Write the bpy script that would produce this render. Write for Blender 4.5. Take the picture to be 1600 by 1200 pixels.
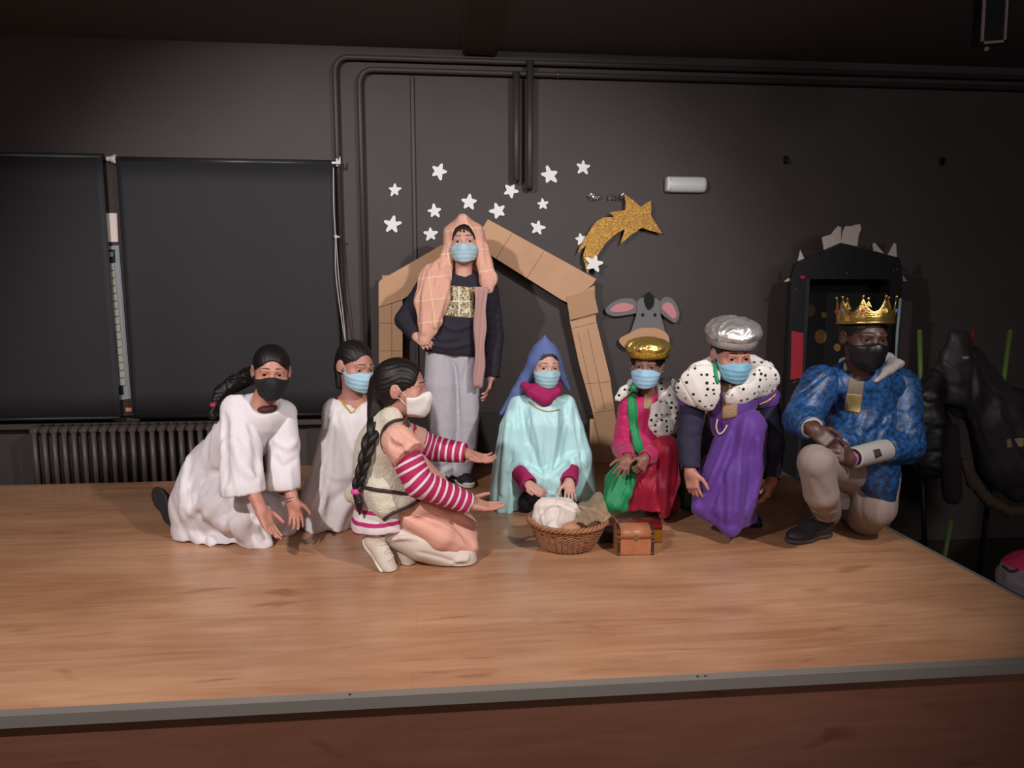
import bpy, bmesh, math, random
import numpy as np
from math import sin, cos, pi, radians, atan, sqrt
from mathutils import Vector, Matrix

for o in list(bpy.data.objects):
    bpy.data.objects.remove(o)
scene = bpy.context.scene
COL = scene.collection

# ------------------------------------------------------------------ camera
FPX, CAMH = 1100.0, 1.05
YAW, PITCH = radians(5.4), atan(140 / 1100)
FH = np.array([sin(YAW), cos(YAW), 0.0])
CF = FH * cos(PITCH) + np.array([0, 0, -sin(PITCH)])
CR = np.array([cos(YAW), -sin(YAW), 0.0])
CU = np.cross(CR, CF)
CAM = np.array([0.0, 0.0, CAMH])
cam_data = bpy.data.cameras.new('camera')
cam_data.sensor_width = 36.0
cam_data.lens = 36.0 * FPX / 1600
cam_data.clip_start = 0.05
cam = bpy.data.objects.new('camera', cam_data)
COL.objects.link(cam)
cam.location = CAM
cam.rotation_euler = (pi / 2 - PITCH, 0, -YAW)
scene.camera = cam

# ------------------------------------------------------------------ world, exposure, stage lights, added fill lights
scene.view_settings.view_transform = 'Standard'
scene.view_settings.look = 'None'
scene.view_settings.gamma = 1.0
scene.view_settings.use_curve_mapping = False
scene.view_settings.exposure = 0.0
w = bpy.data.worlds.new('world')
scene.world = w
w.use_nodes = True
w.node_tree.nodes['Background'].inputs[0].default_value = (0.9, 0.93, 1.0, 1)
w.node_tree.nodes['Background'].inputs[1].default_value = 0.03


def light(name, kind, loc, target, power, color, **kw):
    ld = bpy.data.lights.new(name, kind)
    ld.energy = power
    ld.color = color
    for k, v in kw.items():
        setattr(ld, k, v)
    o = bpy.data.objects.new(name, ld)
    COL.objects.link(o)
    o.location = loc
    o.rotation_euler = (Vector(target) - Vector(loc)).to_track_quat('-Z', 'Y').to_euler()
    return o


light('stage_spot_warm', 'SPOT', (-1.6, 0.55, 2.42), (-0.5, 3.3, 0.42), 285, (1.0, 0.93, 0.92),
      spot_size=radians(84), spot_blend=0.55, shadow_soft_size=0.06)
light('stage_spot_white', 'SPOT', (1.7, 0.55, 2.42), (0.30, 3.2, 0.55), 265, (1.0, 0.94, 0.92),
      spot_size=radians(78), spot_blend=0.75, shadow_soft_size=0.06)
light('hall_fill', 'AREA', (-0.8, -1.6, 2.45), (-0.4, 2.4, 0.2), 30, (1.0, 0.9, 0.84), shape='RECTANGLE', size=1.6, size_y=0.5)  # added soft fill from behind the camera, not a fitting of the hall
light('right_wall_fill', 'AREA', (2.6, -1.9, 2.0), (2.4, 3.5, 1.9), 26, (1.0, 0.95, 0.95), shape='RECTANGLE', size=1.6, size_y=0.5)  # second added fill, lifts the dark right wall and ceiling

# ------------------------------------------------------------------ point helpers (photograph pixel -> place)


def ray(u, v):
    return CF + CR * ((u - 800) / FPX) + CU * ((600 - v) / FPX)


def PY(u, v, Y):
    r = ray(u, v)
    return CAM + r * (Y / r[1])


def PZ(u, v, z=0.0):
    r = ray(u, v)
    return CAM + r * ((z - CAMH) / r[2])


def pxm(Y):          # metres per pixel about depth Y
    return Y * 1.0 / FPX


# ------------------------------------------------------------------ materials
def lin(c):
    if isinstance(c, str):
        c = [int(c[i:i + 2], 16) / 255 for i in (0, 2, 4)]
    return tuple((x / 12.92 if x <= 0.04045 else ((x + 0.055) / 1.055) ** 2.4) for x in c) + (1.0,)


MATS = {}


def mat(name, color, rough=0.6, metal=0.0, bump=0.0, bscale=200.0, var=0.0, vscale=8.0, spec=0.5, emit=0.0,
        color2=None, sss=0.0, sheen=0.0, coat=0.0, aniso_bump=None, alpha=1.0, trans=0.0):
    if name in MATS:
        return MATS[name]
    m = bpy.data.materials.new(name)
    m.use_nodes = True
    nt = m.node_tree
    b = nt.nodes['Principled BSDF']
    c = lin(color)
    b.inputs['Base Color'].default_value = c
    b.inputs['Roughness'].default_value = rough
    b.inputs['Metallic'].default_value = metal
    b.inputs['Specular IOR Level'].default_value = spec
    if sss:
        b.inputs['Subsurface Weight'].default_value = sss
        b.inputs['Subsurface Radius'].default_value = (0.02, 0.008, 0.004)
        b.inputs['Subsurface Scale'].default_value = 0.5
    if sheen:
        b.inputs['Sheen Weight'].default_value = sheen
    if coat:
        b.inputs['Coat Weight'].default_value = coat
    if trans:
        b.inputs['Transmission Weight'].default_value = trans
    b.inputs['Alpha'].default_value = alpha
    if emit:
        b.inputs['Emission Color'].default_value = c
        b.inputs['Emission Strength'].default_value = emit
    tc = nt.nodes.new('ShaderNodeTexCoord')
    if var or color2:
        n = nt.nodes.new('ShaderNodeTexNoise')
        n.inputs['Scale'].default_value = vscale
        n.inputs['Detail'].default_value = 3
        nt.links.new(tc.outputs['Object'], n.inputs['Vector'])
        r = nt.nodes.new('ShaderNodeValToRGB')
        r.color_ramp.elements[0].position = 0.35
        r.color_ramp.elements[1].position = 0.65
        if color2:
            c0, c1 = c, lin(color2)
        else:
            c0 = tuple(x * (1 - var) for x in c[:3]) + (1,)
            c1 = tuple(min(1, x * (1 + var)) for x in c[:3]) + (1,)
        r.color_ramp.elements[0].color = c0
        r.color_ramp.elements[1].color = c1
        nt.links.new(n.outputs['Fac'], r.inputs[0])
        nt.links.new(r.outputs[0], b.inputs['Base Color'])
    if bump:
        n = nt.nodes.new('ShaderNodeTexNoise')
        n.inputs['Scale'].default_value = bscale
        n.inputs['Detail'].default_value = 3
        if aniso_bump:
            mp = nt.nodes.new('ShaderNodeMapping')
            mp.inputs['Scale'].default_value = aniso_bump
            nt.links.new(tc.outputs['Object'], mp.inputs['Vector'])
            nt.links.new(mp.outputs[0], n.inputs['Vector'])
        else:
            nt.links.new(tc.outputs['Object'], n.inputs['Vector'])
        bp = nt.nodes.new('ShaderNodeBump')
        bp.inputs['Strength'].default_value = bump
        bp.inputs['Distance'].default_value = 0.004
        nt.links.new(n.outputs['Fac'], bp.inputs['Height'])
        nt.links.new(bp.outputs[0], b.inputs['Normal'])
    MATS[name] = m
    return m


# ------------------------------------------------------------------ object helpers
def tag(o, label=None, cat=None, group=None, kind=None):
    if label:
        o['label'] = label
    if cat:
        o['category'] = cat
    if group:
        o['group'] = group
    if kind:
        o['kind'] = kind
    return o


def empty(name, loc, label, cat, group=None, rz=0.0):
    o = bpy.data.objects.new(name, None)
    o.empty_display_size = 0.1
    COL.objects.link(o)
    o.location = Vector(loc)
    o.rotation_euler = (0, 0, rz)
    return tag(o, label, cat, group)


def link_mesh(name, me, parent=None, mats=()):
    for m in mats:
        me.materials.append(m)
    o = bpy.data.objects.new(name, me)
    COL.objects.link(o)
    if parent is not None:
        o.parent = parent
        M, p = Matrix.Identity(4), parent
        while p is not None:
            M = Matrix.LocRotScale(p.location, p.rotation_euler, p.scale) @ M
            p = p.parent
        me.transform(M.inverted())
    return o


class MB:
    """collects boxes, tubes, prisms in WORLD coordinates, builds one mesh object"""

    def __init__(self):
        self.bm = bmesh.new()
        self.mi = 0

    def _f(self, vs, smooth=False):
        try:
            f = self.bm.faces.new(vs)
            f.material_index = self.mi
            f.smooth = smooth
            return f
        except ValueError:
            return None

    def box(self, c, s, rot=None, bev=0.0):
        c = Vector(c)
        R = rot if rot is not None else Matrix.Identity(3)
        n0 = len(self.bm.faces)
        vs = []
        for dx in (-1, 1):
            for dy in (-1, 1):
                for dz in (-1, 1):
                    vs.append(self.bm.verts.new(c + R @ Vector((dx * s[0] / 2, dy * s[1] / 2, dz * s[2] / 2))))
        fs = []
        for q in ((0, 1, 3, 2), (4, 6, 7, 5), (0, 4, 5, 1), (2, 3, 7, 6), (0, 2, 6, 4), (1, 5, 7, 3)):
            fs.append(self._f([vs[i] for i in q]))
        if bev:
            es = list({e for f in fs for e in f.edges})
            r = bmesh.ops.bevel(self.bm, geom=es, offset=bev, segments=2, affect='EDGES', clamp_overlap=True)
            for f in r['faces']:
                f.material_index = self.mi
                f.smooth = True
        return self

    def box2(self, a, b, bev=0.0):
        a, b = Vector(a), Vector(b)
        return self.box((a + b) / 2, [abs(b[i] - a[i]) for i in range(3)], bev=bev)

    def tube(self, pts, r, n=10, caps=True, closed=False, flat=None):
        pts = [Vector(p) for p in pts]
        m = len(pts)
        rs = r if hasattr(r, '__len__') else [r] * m
        up = None
        rings = []
        for i, p in enumerate(pts):
            if closed:
                t = pts[(i + 1) % m] - pts[i - 1]
            else:
                t = pts[min(i + 1, m - 1)] - pts[max(i - 1, 0)]
            t.normalize()
            if up is None:
                up = Vector((0, 0, 1)) if abs(t.z) < 0.9 else Vector((1, 0, 0))
            s = t.cross(up)
            s.normalize()
            u = s.cross(t)
            u.normalize()
            up = u
            ring = []
            for k in range(n):
                a = 2 * pi * k / n
                fu = flat if flat else 1.0
                ring.append(self.bm.verts.new(p + (s * cos(a) + u * sin(a) * fu) * rs[i]))
            rings.append(ring)
        for i in range(m if closed else m - 1):
            A, B = rings[i], rings[(i + 1) % m]
            for k in range(n):
                self._f([A[k], A[(k + 1) % n], B[(k + 1) % n], B[k]], True)
        if caps and not closed:
            self._f(list(reversed(rings[0])))
            self._f(rings[-1])
        return self

    def lathe(self, c, prof, n=32, axis=(0, 0, 1), squash=(1, 1), cap0=True, cap1=True, wob=None):
        """prof: list of (radius, height)"""
        c = Vector(c)
        q = Vector((0, 0, 1)).rotation_difference(Vector(axis)).to_matrix()
        rings = []
        for (r, h) in prof:
            ring = []
            for k in range(n):
                a = 2 * pi * k / n
                rr = r * (wob(a, h) if wob else 1)
                ring.append(self.bm.verts.new(c + q @ Vector((rr * cos(a) * squash[0], rr * sin(a) * squash[1], h))))
            rings.append(ring)
        for i in range(len(prof) - 1):
            for k in range(n):
                self._f([rings[i][k], rings[i][(k + 1) % n], rings[i + 1][(k + 1) % n], rings[i + 1][k]], True)
        if cap0:
            self._f(list(reversed(rings[0])))
        if cap1:
            self._f(rings[-1])
        return self

    def prism(self, poly, O, X, Y, th, bev=0.0):
        """flat polygon poly (2D) in frame O,X,Y, thickness th along X x Y"""
        O, X, Y = Vector(O), Vector(X), Vector(Y)
        N = X.cross(Y).normalized()
        A = [self.bm.verts.new(O + X * p[0] + Y * p[1] + N * th / 2) for p in poly]
        B = [self.bm.verts.new(O + X * p[0] + Y * p[1] - N * th / 2) for p in poly]
        fA = self._f(A)
        fB = self._f(list(reversed(B)))
        m = len(poly)
        for i in range(m):
            self._f([A[(i + 1) % m], A[i], B[i], B[(i + 1) % m]])
        return self

    def sphere(self, c, r, n=16, sq=(1, 1, 1), R=None):
        c = Vector(c)
        R = R if R is not None else Matrix.Identity(3)
        g = bmesh.ops.create_uvsphere(self.bm, u_segments=n, v_segments=max(6, n // 2), radius=r)
        for v in g['verts']:
            v.co = c + R @ Vector((v.co.x * sq[0], v.co.y * sq[1], v.co.z * sq[2]))
        for f in {f for v in g['verts'] for f in v.link_faces}:
            f.smooth = True
            f.material_index = self.mi
        return self

    def grid(self, P, thick=0.0, closed_u=False):
        """P: array [nu][nv] of points -> surface sheet (with real thickness if thick)"""
        P = np.asarray(P, float)
        nu, nv = P.shape[:2]
        if thick:
            du = np.gradient(P, axis=0)
            dv = np.gradient(P, axis=1)
            N = np.cross(du, dv)
            N /= np.linalg.norm(N, axis=2, keepdims=True) + 1e-9
            layers = [P + N * thick / 2, P - N * thick / 2]
        else:
            layers = [P]
        V = [[[self.bm.verts.new(Vector(L[i, j])) for j in range(nv)] for i in range(nu)] for L in layers]
        for l, G in enumerate(V):
            for i in range(nu if closed_u else nu - 1):
                for j in range(nv - 1):
                    i2 = (i + 1) % nu
                    q = [G[i][j], G[i2][j], G[i2][j + 1], G[i][j + 1]]
                    self._f(q if l == 0 else q[::-1], True)
        if thick:
            A, B = V
            for j in range(nv - 1):
                if not closed_u:
                    self._f([A[0][j + 1], A[0][j], B[0][j], B[0][j + 1]][::-1], True)
                    self._f([A[-1][j], A[-1][j + 1], B[-1][j + 1], B[-1][j]][::-1], True)
            for i in range(nu if closed_u else nu - 1):
                i2 = (i + 1) % nu
                self._f([A[i][0], A[i2][0], B[i2][0], B[i][0]][::-1], True)
                self._f([A[i2][-1], A[i][-1], B[i][-1], B[i2][-1]][::-1], True)
        return self

    def build(self, name, mats, parent=None, fix=True):
        if not isinstance(mats, (list, tuple)):
            mats = [mats]
        if fix:
            bmesh.ops.recalc_face_normals(self.bm, faces=self.bm.faces[:])
        me = bpy.data.meshes.new(name)
        self.bm.to_mesh(me)
        self.bm.free()
        if parent is None:       # put the origin at the base of the thing
            co = np.empty(len(me.vertices) * 3)
            me.vertices.foreach_get('co', co)
            co = co.reshape(-1, 3)
            org = Vector(((co[:, 0].min() + co[:, 0].max()) / 2, (co[:, 1].min() + co[:, 1].max()) / 2, co[:, 2].min()))
            me.transform(Matrix.Translation(-org))
            o = link_mesh(name, me, None, mats)
            o.location = org
            return o
        return link_mesh(name, me, parent, mats)


def smooth_pts(pts, n=8, closed=False):
    """Catmull-Rom through points"""
    P = [np.asarray(p, float) for p in pts]
    m = len(P)
    out = []
    rng = range(m) if closed else range(m - 1)
    for i in rng:
        if closed:
            a, b, c, d = P[i - 1], P[i], P[(i + 1) % m], P[(i + 2) % m]
        else:
            a, b, c, d = P[max(i - 1, 0)], P[i], P[i + 1], P[min(i + 2, m - 1)]
        for k in range(n):
            t = k / n
            out.append(0.5 * (2 * b + (c - a) * t + (2 * a - 5 * b + 4 * c - d) * t * t + (3 * b - a - 3 * c + d) * t ** 3))
    if not closed:
        out.append(P[-1])
    return out
# ================================================================== the setting
YW = 4.36            # back wall
ZC = float(PY(750, 79, YW)[2])            # ceiling above the stage top
ZF = -0.62           # hall floor
M_wall = mat('black_wall_paint', '48403e', rough=0.62, bump=0.15, bscale=60, var=0.05, vscale=3)
M_ceil = mat('black_ceiling_paint', '605e60', rough=0.8, bump=0.1, bscale=40)
M_pipe = mat('black_pipe_paint', '443d3b', rough=0.5)
M_hall = mat('dark_hall_floor', '3a332e', rough=0.5, var=0.1)


def wood_floor(name, c0, c1, rough, along='X'):
    m = bpy.data.materials.new(name)
    m.use_nodes = True
    nt = m.node_tree
    b = nt.nodes['Principled BSDF']
    tc = nt.nodes.new('ShaderNodeTexCoord')
    # plank layout
    br = nt.nodes.new('ShaderNodeTexBrick')
    br.offset = 0.37
    br.inputs['Scale'].default_value = 1.0
    br.inputs['Brick Width'].default_value = 1.29
    br.inputs['Row Height'].default_value = 0.193
    br.inputs['Mortar Size'].default_value = 0.0012
    br.inputs['Mortar Smooth'].default_value = 0.2
    br.inputs['Bias'].default_value = 0.0
    br.inputs['Color1'].default_value = (0.96, 0.96, 0.96, 1)
    br.inputs['Color2'].default_value = (1.03, 1.03, 1.03, 1)
    br.inputs['Mortar'].default_value = (0.86, 0.82, 0.8, 1)
    mp = nt.nodes.new('ShaderNodeMapping')
    mp.inputs['Scale'].default_value = (1.6, 16, 16)
    nt.links.new(tc.outputs['Object'], mp.inputs['Vector'])
    nt.links.new(tc.outputs['Object'], br.inputs['Vector'])
    n = nt.nodes.new('ShaderNodeTexNoise')
    n.inputs['Scale'].default_value = 1.0
    n.inputs['Detail'].default_value = 6
    n.inputs['Roughness'].default_value = 0.65
    n.inputs['Distortion'].default_value = 1.6
    nt.links.new(mp.outputs[0], n.inputs['Vector'])
    mp2 = nt.nodes.new('ShaderNodeMapping')
    mp2.inputs['Scale'].default_value = (1.6, 4, 4)
    nt.links.new(tc.outputs['Object'], mp2.inputs['Vector'])
    n2 = nt.nodes.new('ShaderNodeTexNoise')
    n2.inputs['Scale'].default_value = 1.0
    n2.inputs['Detail'].default_value = 2
    nt.links.new(mp2.outputs[0], n2.inputs['Vector'])
    ad = nt.nodes.new('ShaderNodeMath')
    ad.operation = 'ADD'
    nt.links.new(n.outputs['Fac'], ad.inputs[0])
    nt.links.new(n2.outputs['Fac'], ad.inputs[1])
    r = nt.nodes.new('ShaderNodeValToRGB')
    r.color_ramp.elements[0].position = 0.36
    r.color_ramp.elements[0].color = lin(c0)
    r.color_ramp.elements[1].position = 0.64
    r.color_ramp.elements[1].color = lin(c1)
    hf = nt.nodes.new('ShaderNodeMath')
    hf.operation = 'MULTIPLY'
    hf.inputs[1].default_value = 0.5
    nt.links.new(ad.outputs[0], hf.inputs[0])
    nt.links.new(hf.outputs[0], r.inputs[0])
    mx = nt.nodes.new('ShaderNodeMix')
    mx.data_type = 'RGBA'
    mx.blend_type = 'MULTIPLY'
    mx.inputs[0].default_value = 0.8
    nt.links.new(r.outputs[0], mx.inputs[6])
    nt.links.new(br.outputs['Color'], mx.inputs[7])
    kn = nt.nodes.new('ShaderNodeTexNoise')
    kn.inputs['Scale'].default_value = 1.0
    kn.inputs['Detail'].default_value = 2
    kn.inputs['Distortion'].default_value = .6
    mp3 = nt.nodes.new('ShaderNodeMapping')
    mp3.inputs['Scale'].default_value = (3.2, 13, 13)
    nt.links.new(tc.outputs['Object'], mp3.inputs['Vector'])
    nt.links.new(mp3.outputs[0], kn.inputs['Vector'])
    kr = nt.nodes.new('ShaderNodeValToRGB')
    kr.color_ramp.elements[0].position = 0.26
    kr.color_ramp.elements[0].color = (.62, .52, .45, 1)
    kr.color_ramp.elements[1].position = 0.36
    kr.color_ramp.elements[1].color = (1, 1, 1, 1)
    nt.links.new(kn.outputs['Fac'], kr.inputs[0])
    mk = nt.nodes.new('ShaderNodeMix')
    mk.data_type = 'RGBA'
    mk.blend_type = 'MULTIPLY'
    mk.inputs[0].default_value = 0.8
    nt.links.new(mx.outputs[2], mk.inputs[6])
    nt.links.new(kr.outputs[0], mk.inputs[7])
    nt.links.new(mk.outputs[2], b.inputs['Base Color'])
    b.inputs['Roughness'].default_value = rough
    bp = nt.nodes.new('ShaderNodeBump')
    bp.inputs['Strength'].default_value = 0.05
    bp.inputs['Distance'].default_value = 0.002
    nt.links.new(n.outputs['Fac'], bp.inputs['Height'])
    nt.links.new(bp.outputs[0], b.inputs['Normal'])
    return m


def struct(o):
    o['kind'] = 'structure'
    return o


XL, XR = -4.6, 5.4
b = MB()
b.box2((XL, YW, ZF), (XR, YW + 0.15, ZC))
struct(b.build('wall_back', M_wall))
b = MB()
b.box2((XL - .15, -2.4, ZF), (XL, YW + 0.15, ZC))
struct(b.build('wall_left', M_wall))
b = MB()
b.box2((XR, -2.4, ZF), (XR + .15, YW + 0.15, ZC))
struct(b.build('wall_right', M_wall))
b = MB()
b.box2((XL, -2.55, ZF), (XR, -2.4, ZC))
struct(b.build('wall_front', mat('hall_wall_paint', '6a6460', rough=0.8)))
b = MB()
b.box2((XL - .15, -2.55, ZC), (XR + .15, YW + 0.15, ZC + 0.12))
struct(b.build('ceiling', M_ceil))
b = MB()
b.box2((XL - .15, -2.55, ZF - 0.1), (XR + .15, YW + 0.15, ZF))
struct(b.build('floor', M_hall))

# stage: side edge runs straight back, front edge parallel to the wall
SX = float(PZ(1400, 830)[0])
SYF = float(PZ(800, 1078)[1])
M_deck = wood_floor('oak_laminate', '9c6c4d', 'bf9270', 0.30)
M_riser = wood_floor('brown_riser_board', '6a4232', '7a5040', 0.5)
M_alu = mat('brushed_aluminium', 'a39a92', rough=0.4, metal=0.55, bump=0.03)
st = empty('stage_platform', ((SX - 2.2) / 2, (SYF + YW) / 2, ZF), 'low wide stage with an oak laminate top under all the children', 'stage')
xl_n = float(PZ(60, 751)[0])
b = MB()
ynotch = 4.09
deck = [(XL, SYF), (SX, SYF), (SX, YW - .002), (-1.24, YW - .002), (-1.24, ynotch - .04), (-2.58, ynotch - .04), (-2.66, YW - 0.002), (XL, YW - .002)]
b.prism([(x, y) for x, y in deck], (0, 0, -0.011), (1, 0, 0), (0, 1, 0), 0.022)
b.build('deck', M_deck, st)
b = MB()
b.box2((XL, SYF + 0.012, ZF), (SX - 0.012, SYF + 0.032, -0.022))
b.build('riser', M_riser, st)
b = MB()
b.box2((SX - 0.03, SYF + 0.034, ZF), (SX - 0.012, YW - .002, -0.022))
b.build('side_panel', mat('black_side_board', '1a1817', rough=0.7), st)
b = MB()
b.box2((XL, SYF - 0.004, -0.030), (SX + 0.004, SYF + 0.002, 0.0030))
b.box2((XL, SYF - 0.0035, 0.0005), (SX + 0.004, SYF + 0.026, 0.0035))
tr = b.build('front_edge_trim', M_alu, st)
tr['label'] = 'grey aluminium edging strip'
b = MB()
b.box2((SX - 0.018, SYF + 0.03, 0.0005), (SX + 0.004, YW - .002, 0.003))
b.box2((SX - 0.002, SYF + 0.03, -0.03), (SX + 0.004, YW - .002, 0.003))
b.build('side_edge_trim', M_alu, st)
for (u, v) in ((1090, 1059), (1102, 1058), (547, 1086)):
    p = PZ(u, v)
    b = MB()
    b.lathe((p[0], SYF + 0.012, 0.0034), [(0.004, 0), (0.0035, 0.0012), (0.001, 0.0014)], n=12)
    b.build('trim_screw', mat('dark_screw', '3a3634', rough=0.4, metal=0.8), st)


# ---- panel seam on the wall (low board joint)
b = MB()
za = float(PY(850, 643, YW)[2])
b.box2((float(PY(480, 650, YW)[0]), YW - 0.012, -0.0), (float(PY(1228, 640, YW)[0]), YW - 0.0005, za))
struct(b.build('trim_1', mat('black_wall_board', '3a3536', rough=0.55, bump=0.05)))
# ceiling beam coming towards the audience
b = MB()
x0, x1 = float(PY(722, 75, YW)[0]), float(PY(776, 75, YW)[0])
b.box2((x0, 1.2, ZC - 0.035), (x1, YW - 0.03, ZC))
struct(b.build('trim_2', mat('olive_beam_paint', '4c4636', rough=0.7)))
# shallow lining strip where wall meets ceiling
zc1 = float(PY(800, 92, YW)[2])


# ---- painted heating pipes
def pipe(pts, r, label, brs=()):
    b = MB()
    b.tube(pts, r, n=12)
    o = b.build('wall_pipe', M_pipe)
    tag(o, label, 'pipe')
    return o


def bend(a, c, b_, rad=0.09, n=7):
    a, c, b_ = map(np.array, (a, c, b_))
    d1 = (a - c) / np.linalg.norm(a - c)
    d2 = (b_ - c) / np.linalg.norm(b_ - c)
    P, Q = c + d1 * rad, c + d2 * rad
    return [(1 - t) ** 2 * P + 2 * t * (1 - t) * c + t * t * Q for t in np.linspace(0, 1, n)]


YP = YW - 0.035


def wp(u, v, Y=None):
    return PY(u, v, Y or YP)


za, zb, zc_ = wp(800, 97)[2], wp(800, 108)[2], wp(800, 92)[2]
xr = 5.3
xA = float(wp(537, 300)[0])
xB = float(wp(566, 300)[0])
zA = float(wp(700, 94)[2])
zB = float(wp(700, 112)[2])
A0, Ac, A1 = (xr, YP, zA), (xA - 0.03, YP, zA), (xA - 0.03, YP, 0.03)
pipe([A0] + bend(A0, Ac, A1) + [A1], 0.016, 'black painted pipe turning down beside the blind, outer one of the bent pair')
B0, Bc, B1 = (xr, YP, zB), (xB, YP, zB), (xB, YP, 0.03)
pipe([B0] + bend(B0, Bc, B1) + [B1], 0.016, 'black painted pipe turning down behind the cardboard stable, inner one of the bent pair')
zT = float(wp(700, 83)[2])
x = float(wp(806, 200)[0])
pipe([(x, YP - 0.03, zB), (x, YP - 0.03, float(wp(808, 279, YP - .03)[2])), (x, YP - 0.005, float(wp(808, 281, YP - .03)[2]))], 0.020,
     'short black capped pipe hanging above the white stars, left of two')
x = float(wp(827, 200)[0])
pipe([(x, YP - 0.03, zA), (x, YP - 0.03, float(wp(827, 291, YP - .03)[2])), (x, YP - 0.005, float(wp(827, 293, YP - .03)[2]))], 0.020,
     'longer black capped pipe hanging above the white stars, right of two')
x = float(wp(645, 200)[0])
b = MB()
b.box2((x - 0.012, YW - 0.014, 0.3), (x + 0.012, YW - 0.001, zB - 0.02), bev=0.004)
tag(b.build('cable_duct', M_pipe), 'thin black cable channel running down the wall through the stars', 'cable duct')
# copper clamps
b = MB()
for zz, rr in ((zB, 0.0185),):
    p = wp(872, 110)
    b.lathe((float(p[0]), YP, zz), [(rr, -0.008), (rr, 0.008)], n=16, axis=(1, 0, 0))
tag(b.build('pipe_clamp', mat('worn_copper', '8a7560', rough=0.35, metal=0.8)), 'small worn metal clamp on the pipes right of the ceiling beam', 'pipe clamp')

# ---- window with roller shutter seen between the two blinds
GX0, GX1 = float(PY(158, 300, 4.3)[0]), float(PY(205, 560, 4.3)[0])
wx0, wx1 = -3.9, float(PY(524, 400, YW)[0])
wz0, wz1 = float(PY(190, 648, YW)[2]), float(PY(180, 252, YW)[2])
win = empty('window_1', ((wx0 + wx1) / 2, YW - 0.02, wz0), None, None)
win['kind'] = 'structure'
b = MB()
for (a, c) in (((wx0, wz1), (wx1, wz1 - 0.05)), ((wx0, wz0), (wx1, wz0 + 0.05))):
    b.box2((a[0], YW - 0.03, a[1]), (c[0], YW - 0.001, c[1]))
b.box2((wx0, YW - 0.03, wz0), (wx0 + 0.05, YW - 0.001, wz1))
b.box2((wx1 - 0.04, YW - 0.03, wz0), (wx1, YW - 0.001, wz1))
b.build('window_frame', mat('dark_window_frame', '3b3534', rough=0.5), win)
gx = float(PY(176, 330, YW - .03)[0])
gx2 = float(PY(200, 560, YW - .03)[0])
b = MB()
xa, xb_ = float(PY(166, 290, YW - .05)[0]), float(PY(183, 290, YW - .05)[0])
b.box2((xa - 0.03, YW - 0.036, wz0), (xb_ + 0.10, YW - 0.03, wz1))
b.build('mullion_board', mat('dark_mullion_board', '39302c', rough=0.5), win)


def wq(u, v, off):
    p = PY(u, v, YW - off)
    return (float(p[0]), float(p[2]))


def wpoly(name, pts, off, th, m, parent):
    q = [wq(u, v, off) for u, v in pts]
    b = MB()
    b.prism(q, (0, YW - off, 0), (1, 0, 0), (0, 0, 1), th)
    return b.build(name, m, parent)


wpoly('white_card', [(164, 333), (183, 333), (185, 378), (167, 378)], 0.042, 0.004, mat('white_card', 'efe0d8', rough=0.7), win)
wpoly('alu_guide', [(167, 385), (186, 383), (205, 623), (187, 625)], 0.044, 0.004, mat('grey_aluminium_guide', '9aa3a6', rough=0.45, metal=0.2), win)
b = MB()
for k in range(16):
    t0, t1 = (k + 0.08) / 16, (k + 0.92) / 16
    va, vb = 411 + (603 - 411) * t0, 411 + (603 - 411) * t1
    ua0, ua1 = 170 + 19 * t0, 170 + 19 * t1
    q = [wq(u, v, 0.052) for u, v in ((ua0, va), (ua0 + 9, va), (ua1 + 7.5, vb), (ua1, vb))]
    b.prism(q, (0, YW - 0.052, 0), (1, 0, 0), (0, 0, 1), 0.008)
b.build('shutter_slats', mat('cream_shutter_slat', 'aaa997', rough=0.5), win)
wpoly('latch', [(168, 390), (179, 390), (180, 410), (169, 410)], 0.052, 0.012, mat('black_latch', '15130f', rough=0.4), win)
wpoly('latch_tab', [(169, 394), (177, 394), (177, 401), (169, 401)], 0.060, 0.006, mat('grey_tab', '77756f', rough=0.4), win)
wpoly('latch', [(187, 603), (192, 603), (193, 616), (187, 616)], 0.052, 0.012, MATS['black_latch'], win)
wpoly('orange_tab', [(196, 637), (206, 637), (206, 643), (197, 643)], 0.044, 0.004, mat('orange_tab', 'd08a60', rough=0.5), win)


# ---- roller blinds
M_blind = mat('charcoal_blind_fabric', '2a292e', rough=0.7, bump=0.1, bscale=500, var=0.04, vscale=1.5)
M_bracket = mat('white_plastic_bracket', 'd9d2cb', rough=0.4)
YB = YW - 0.09


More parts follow.
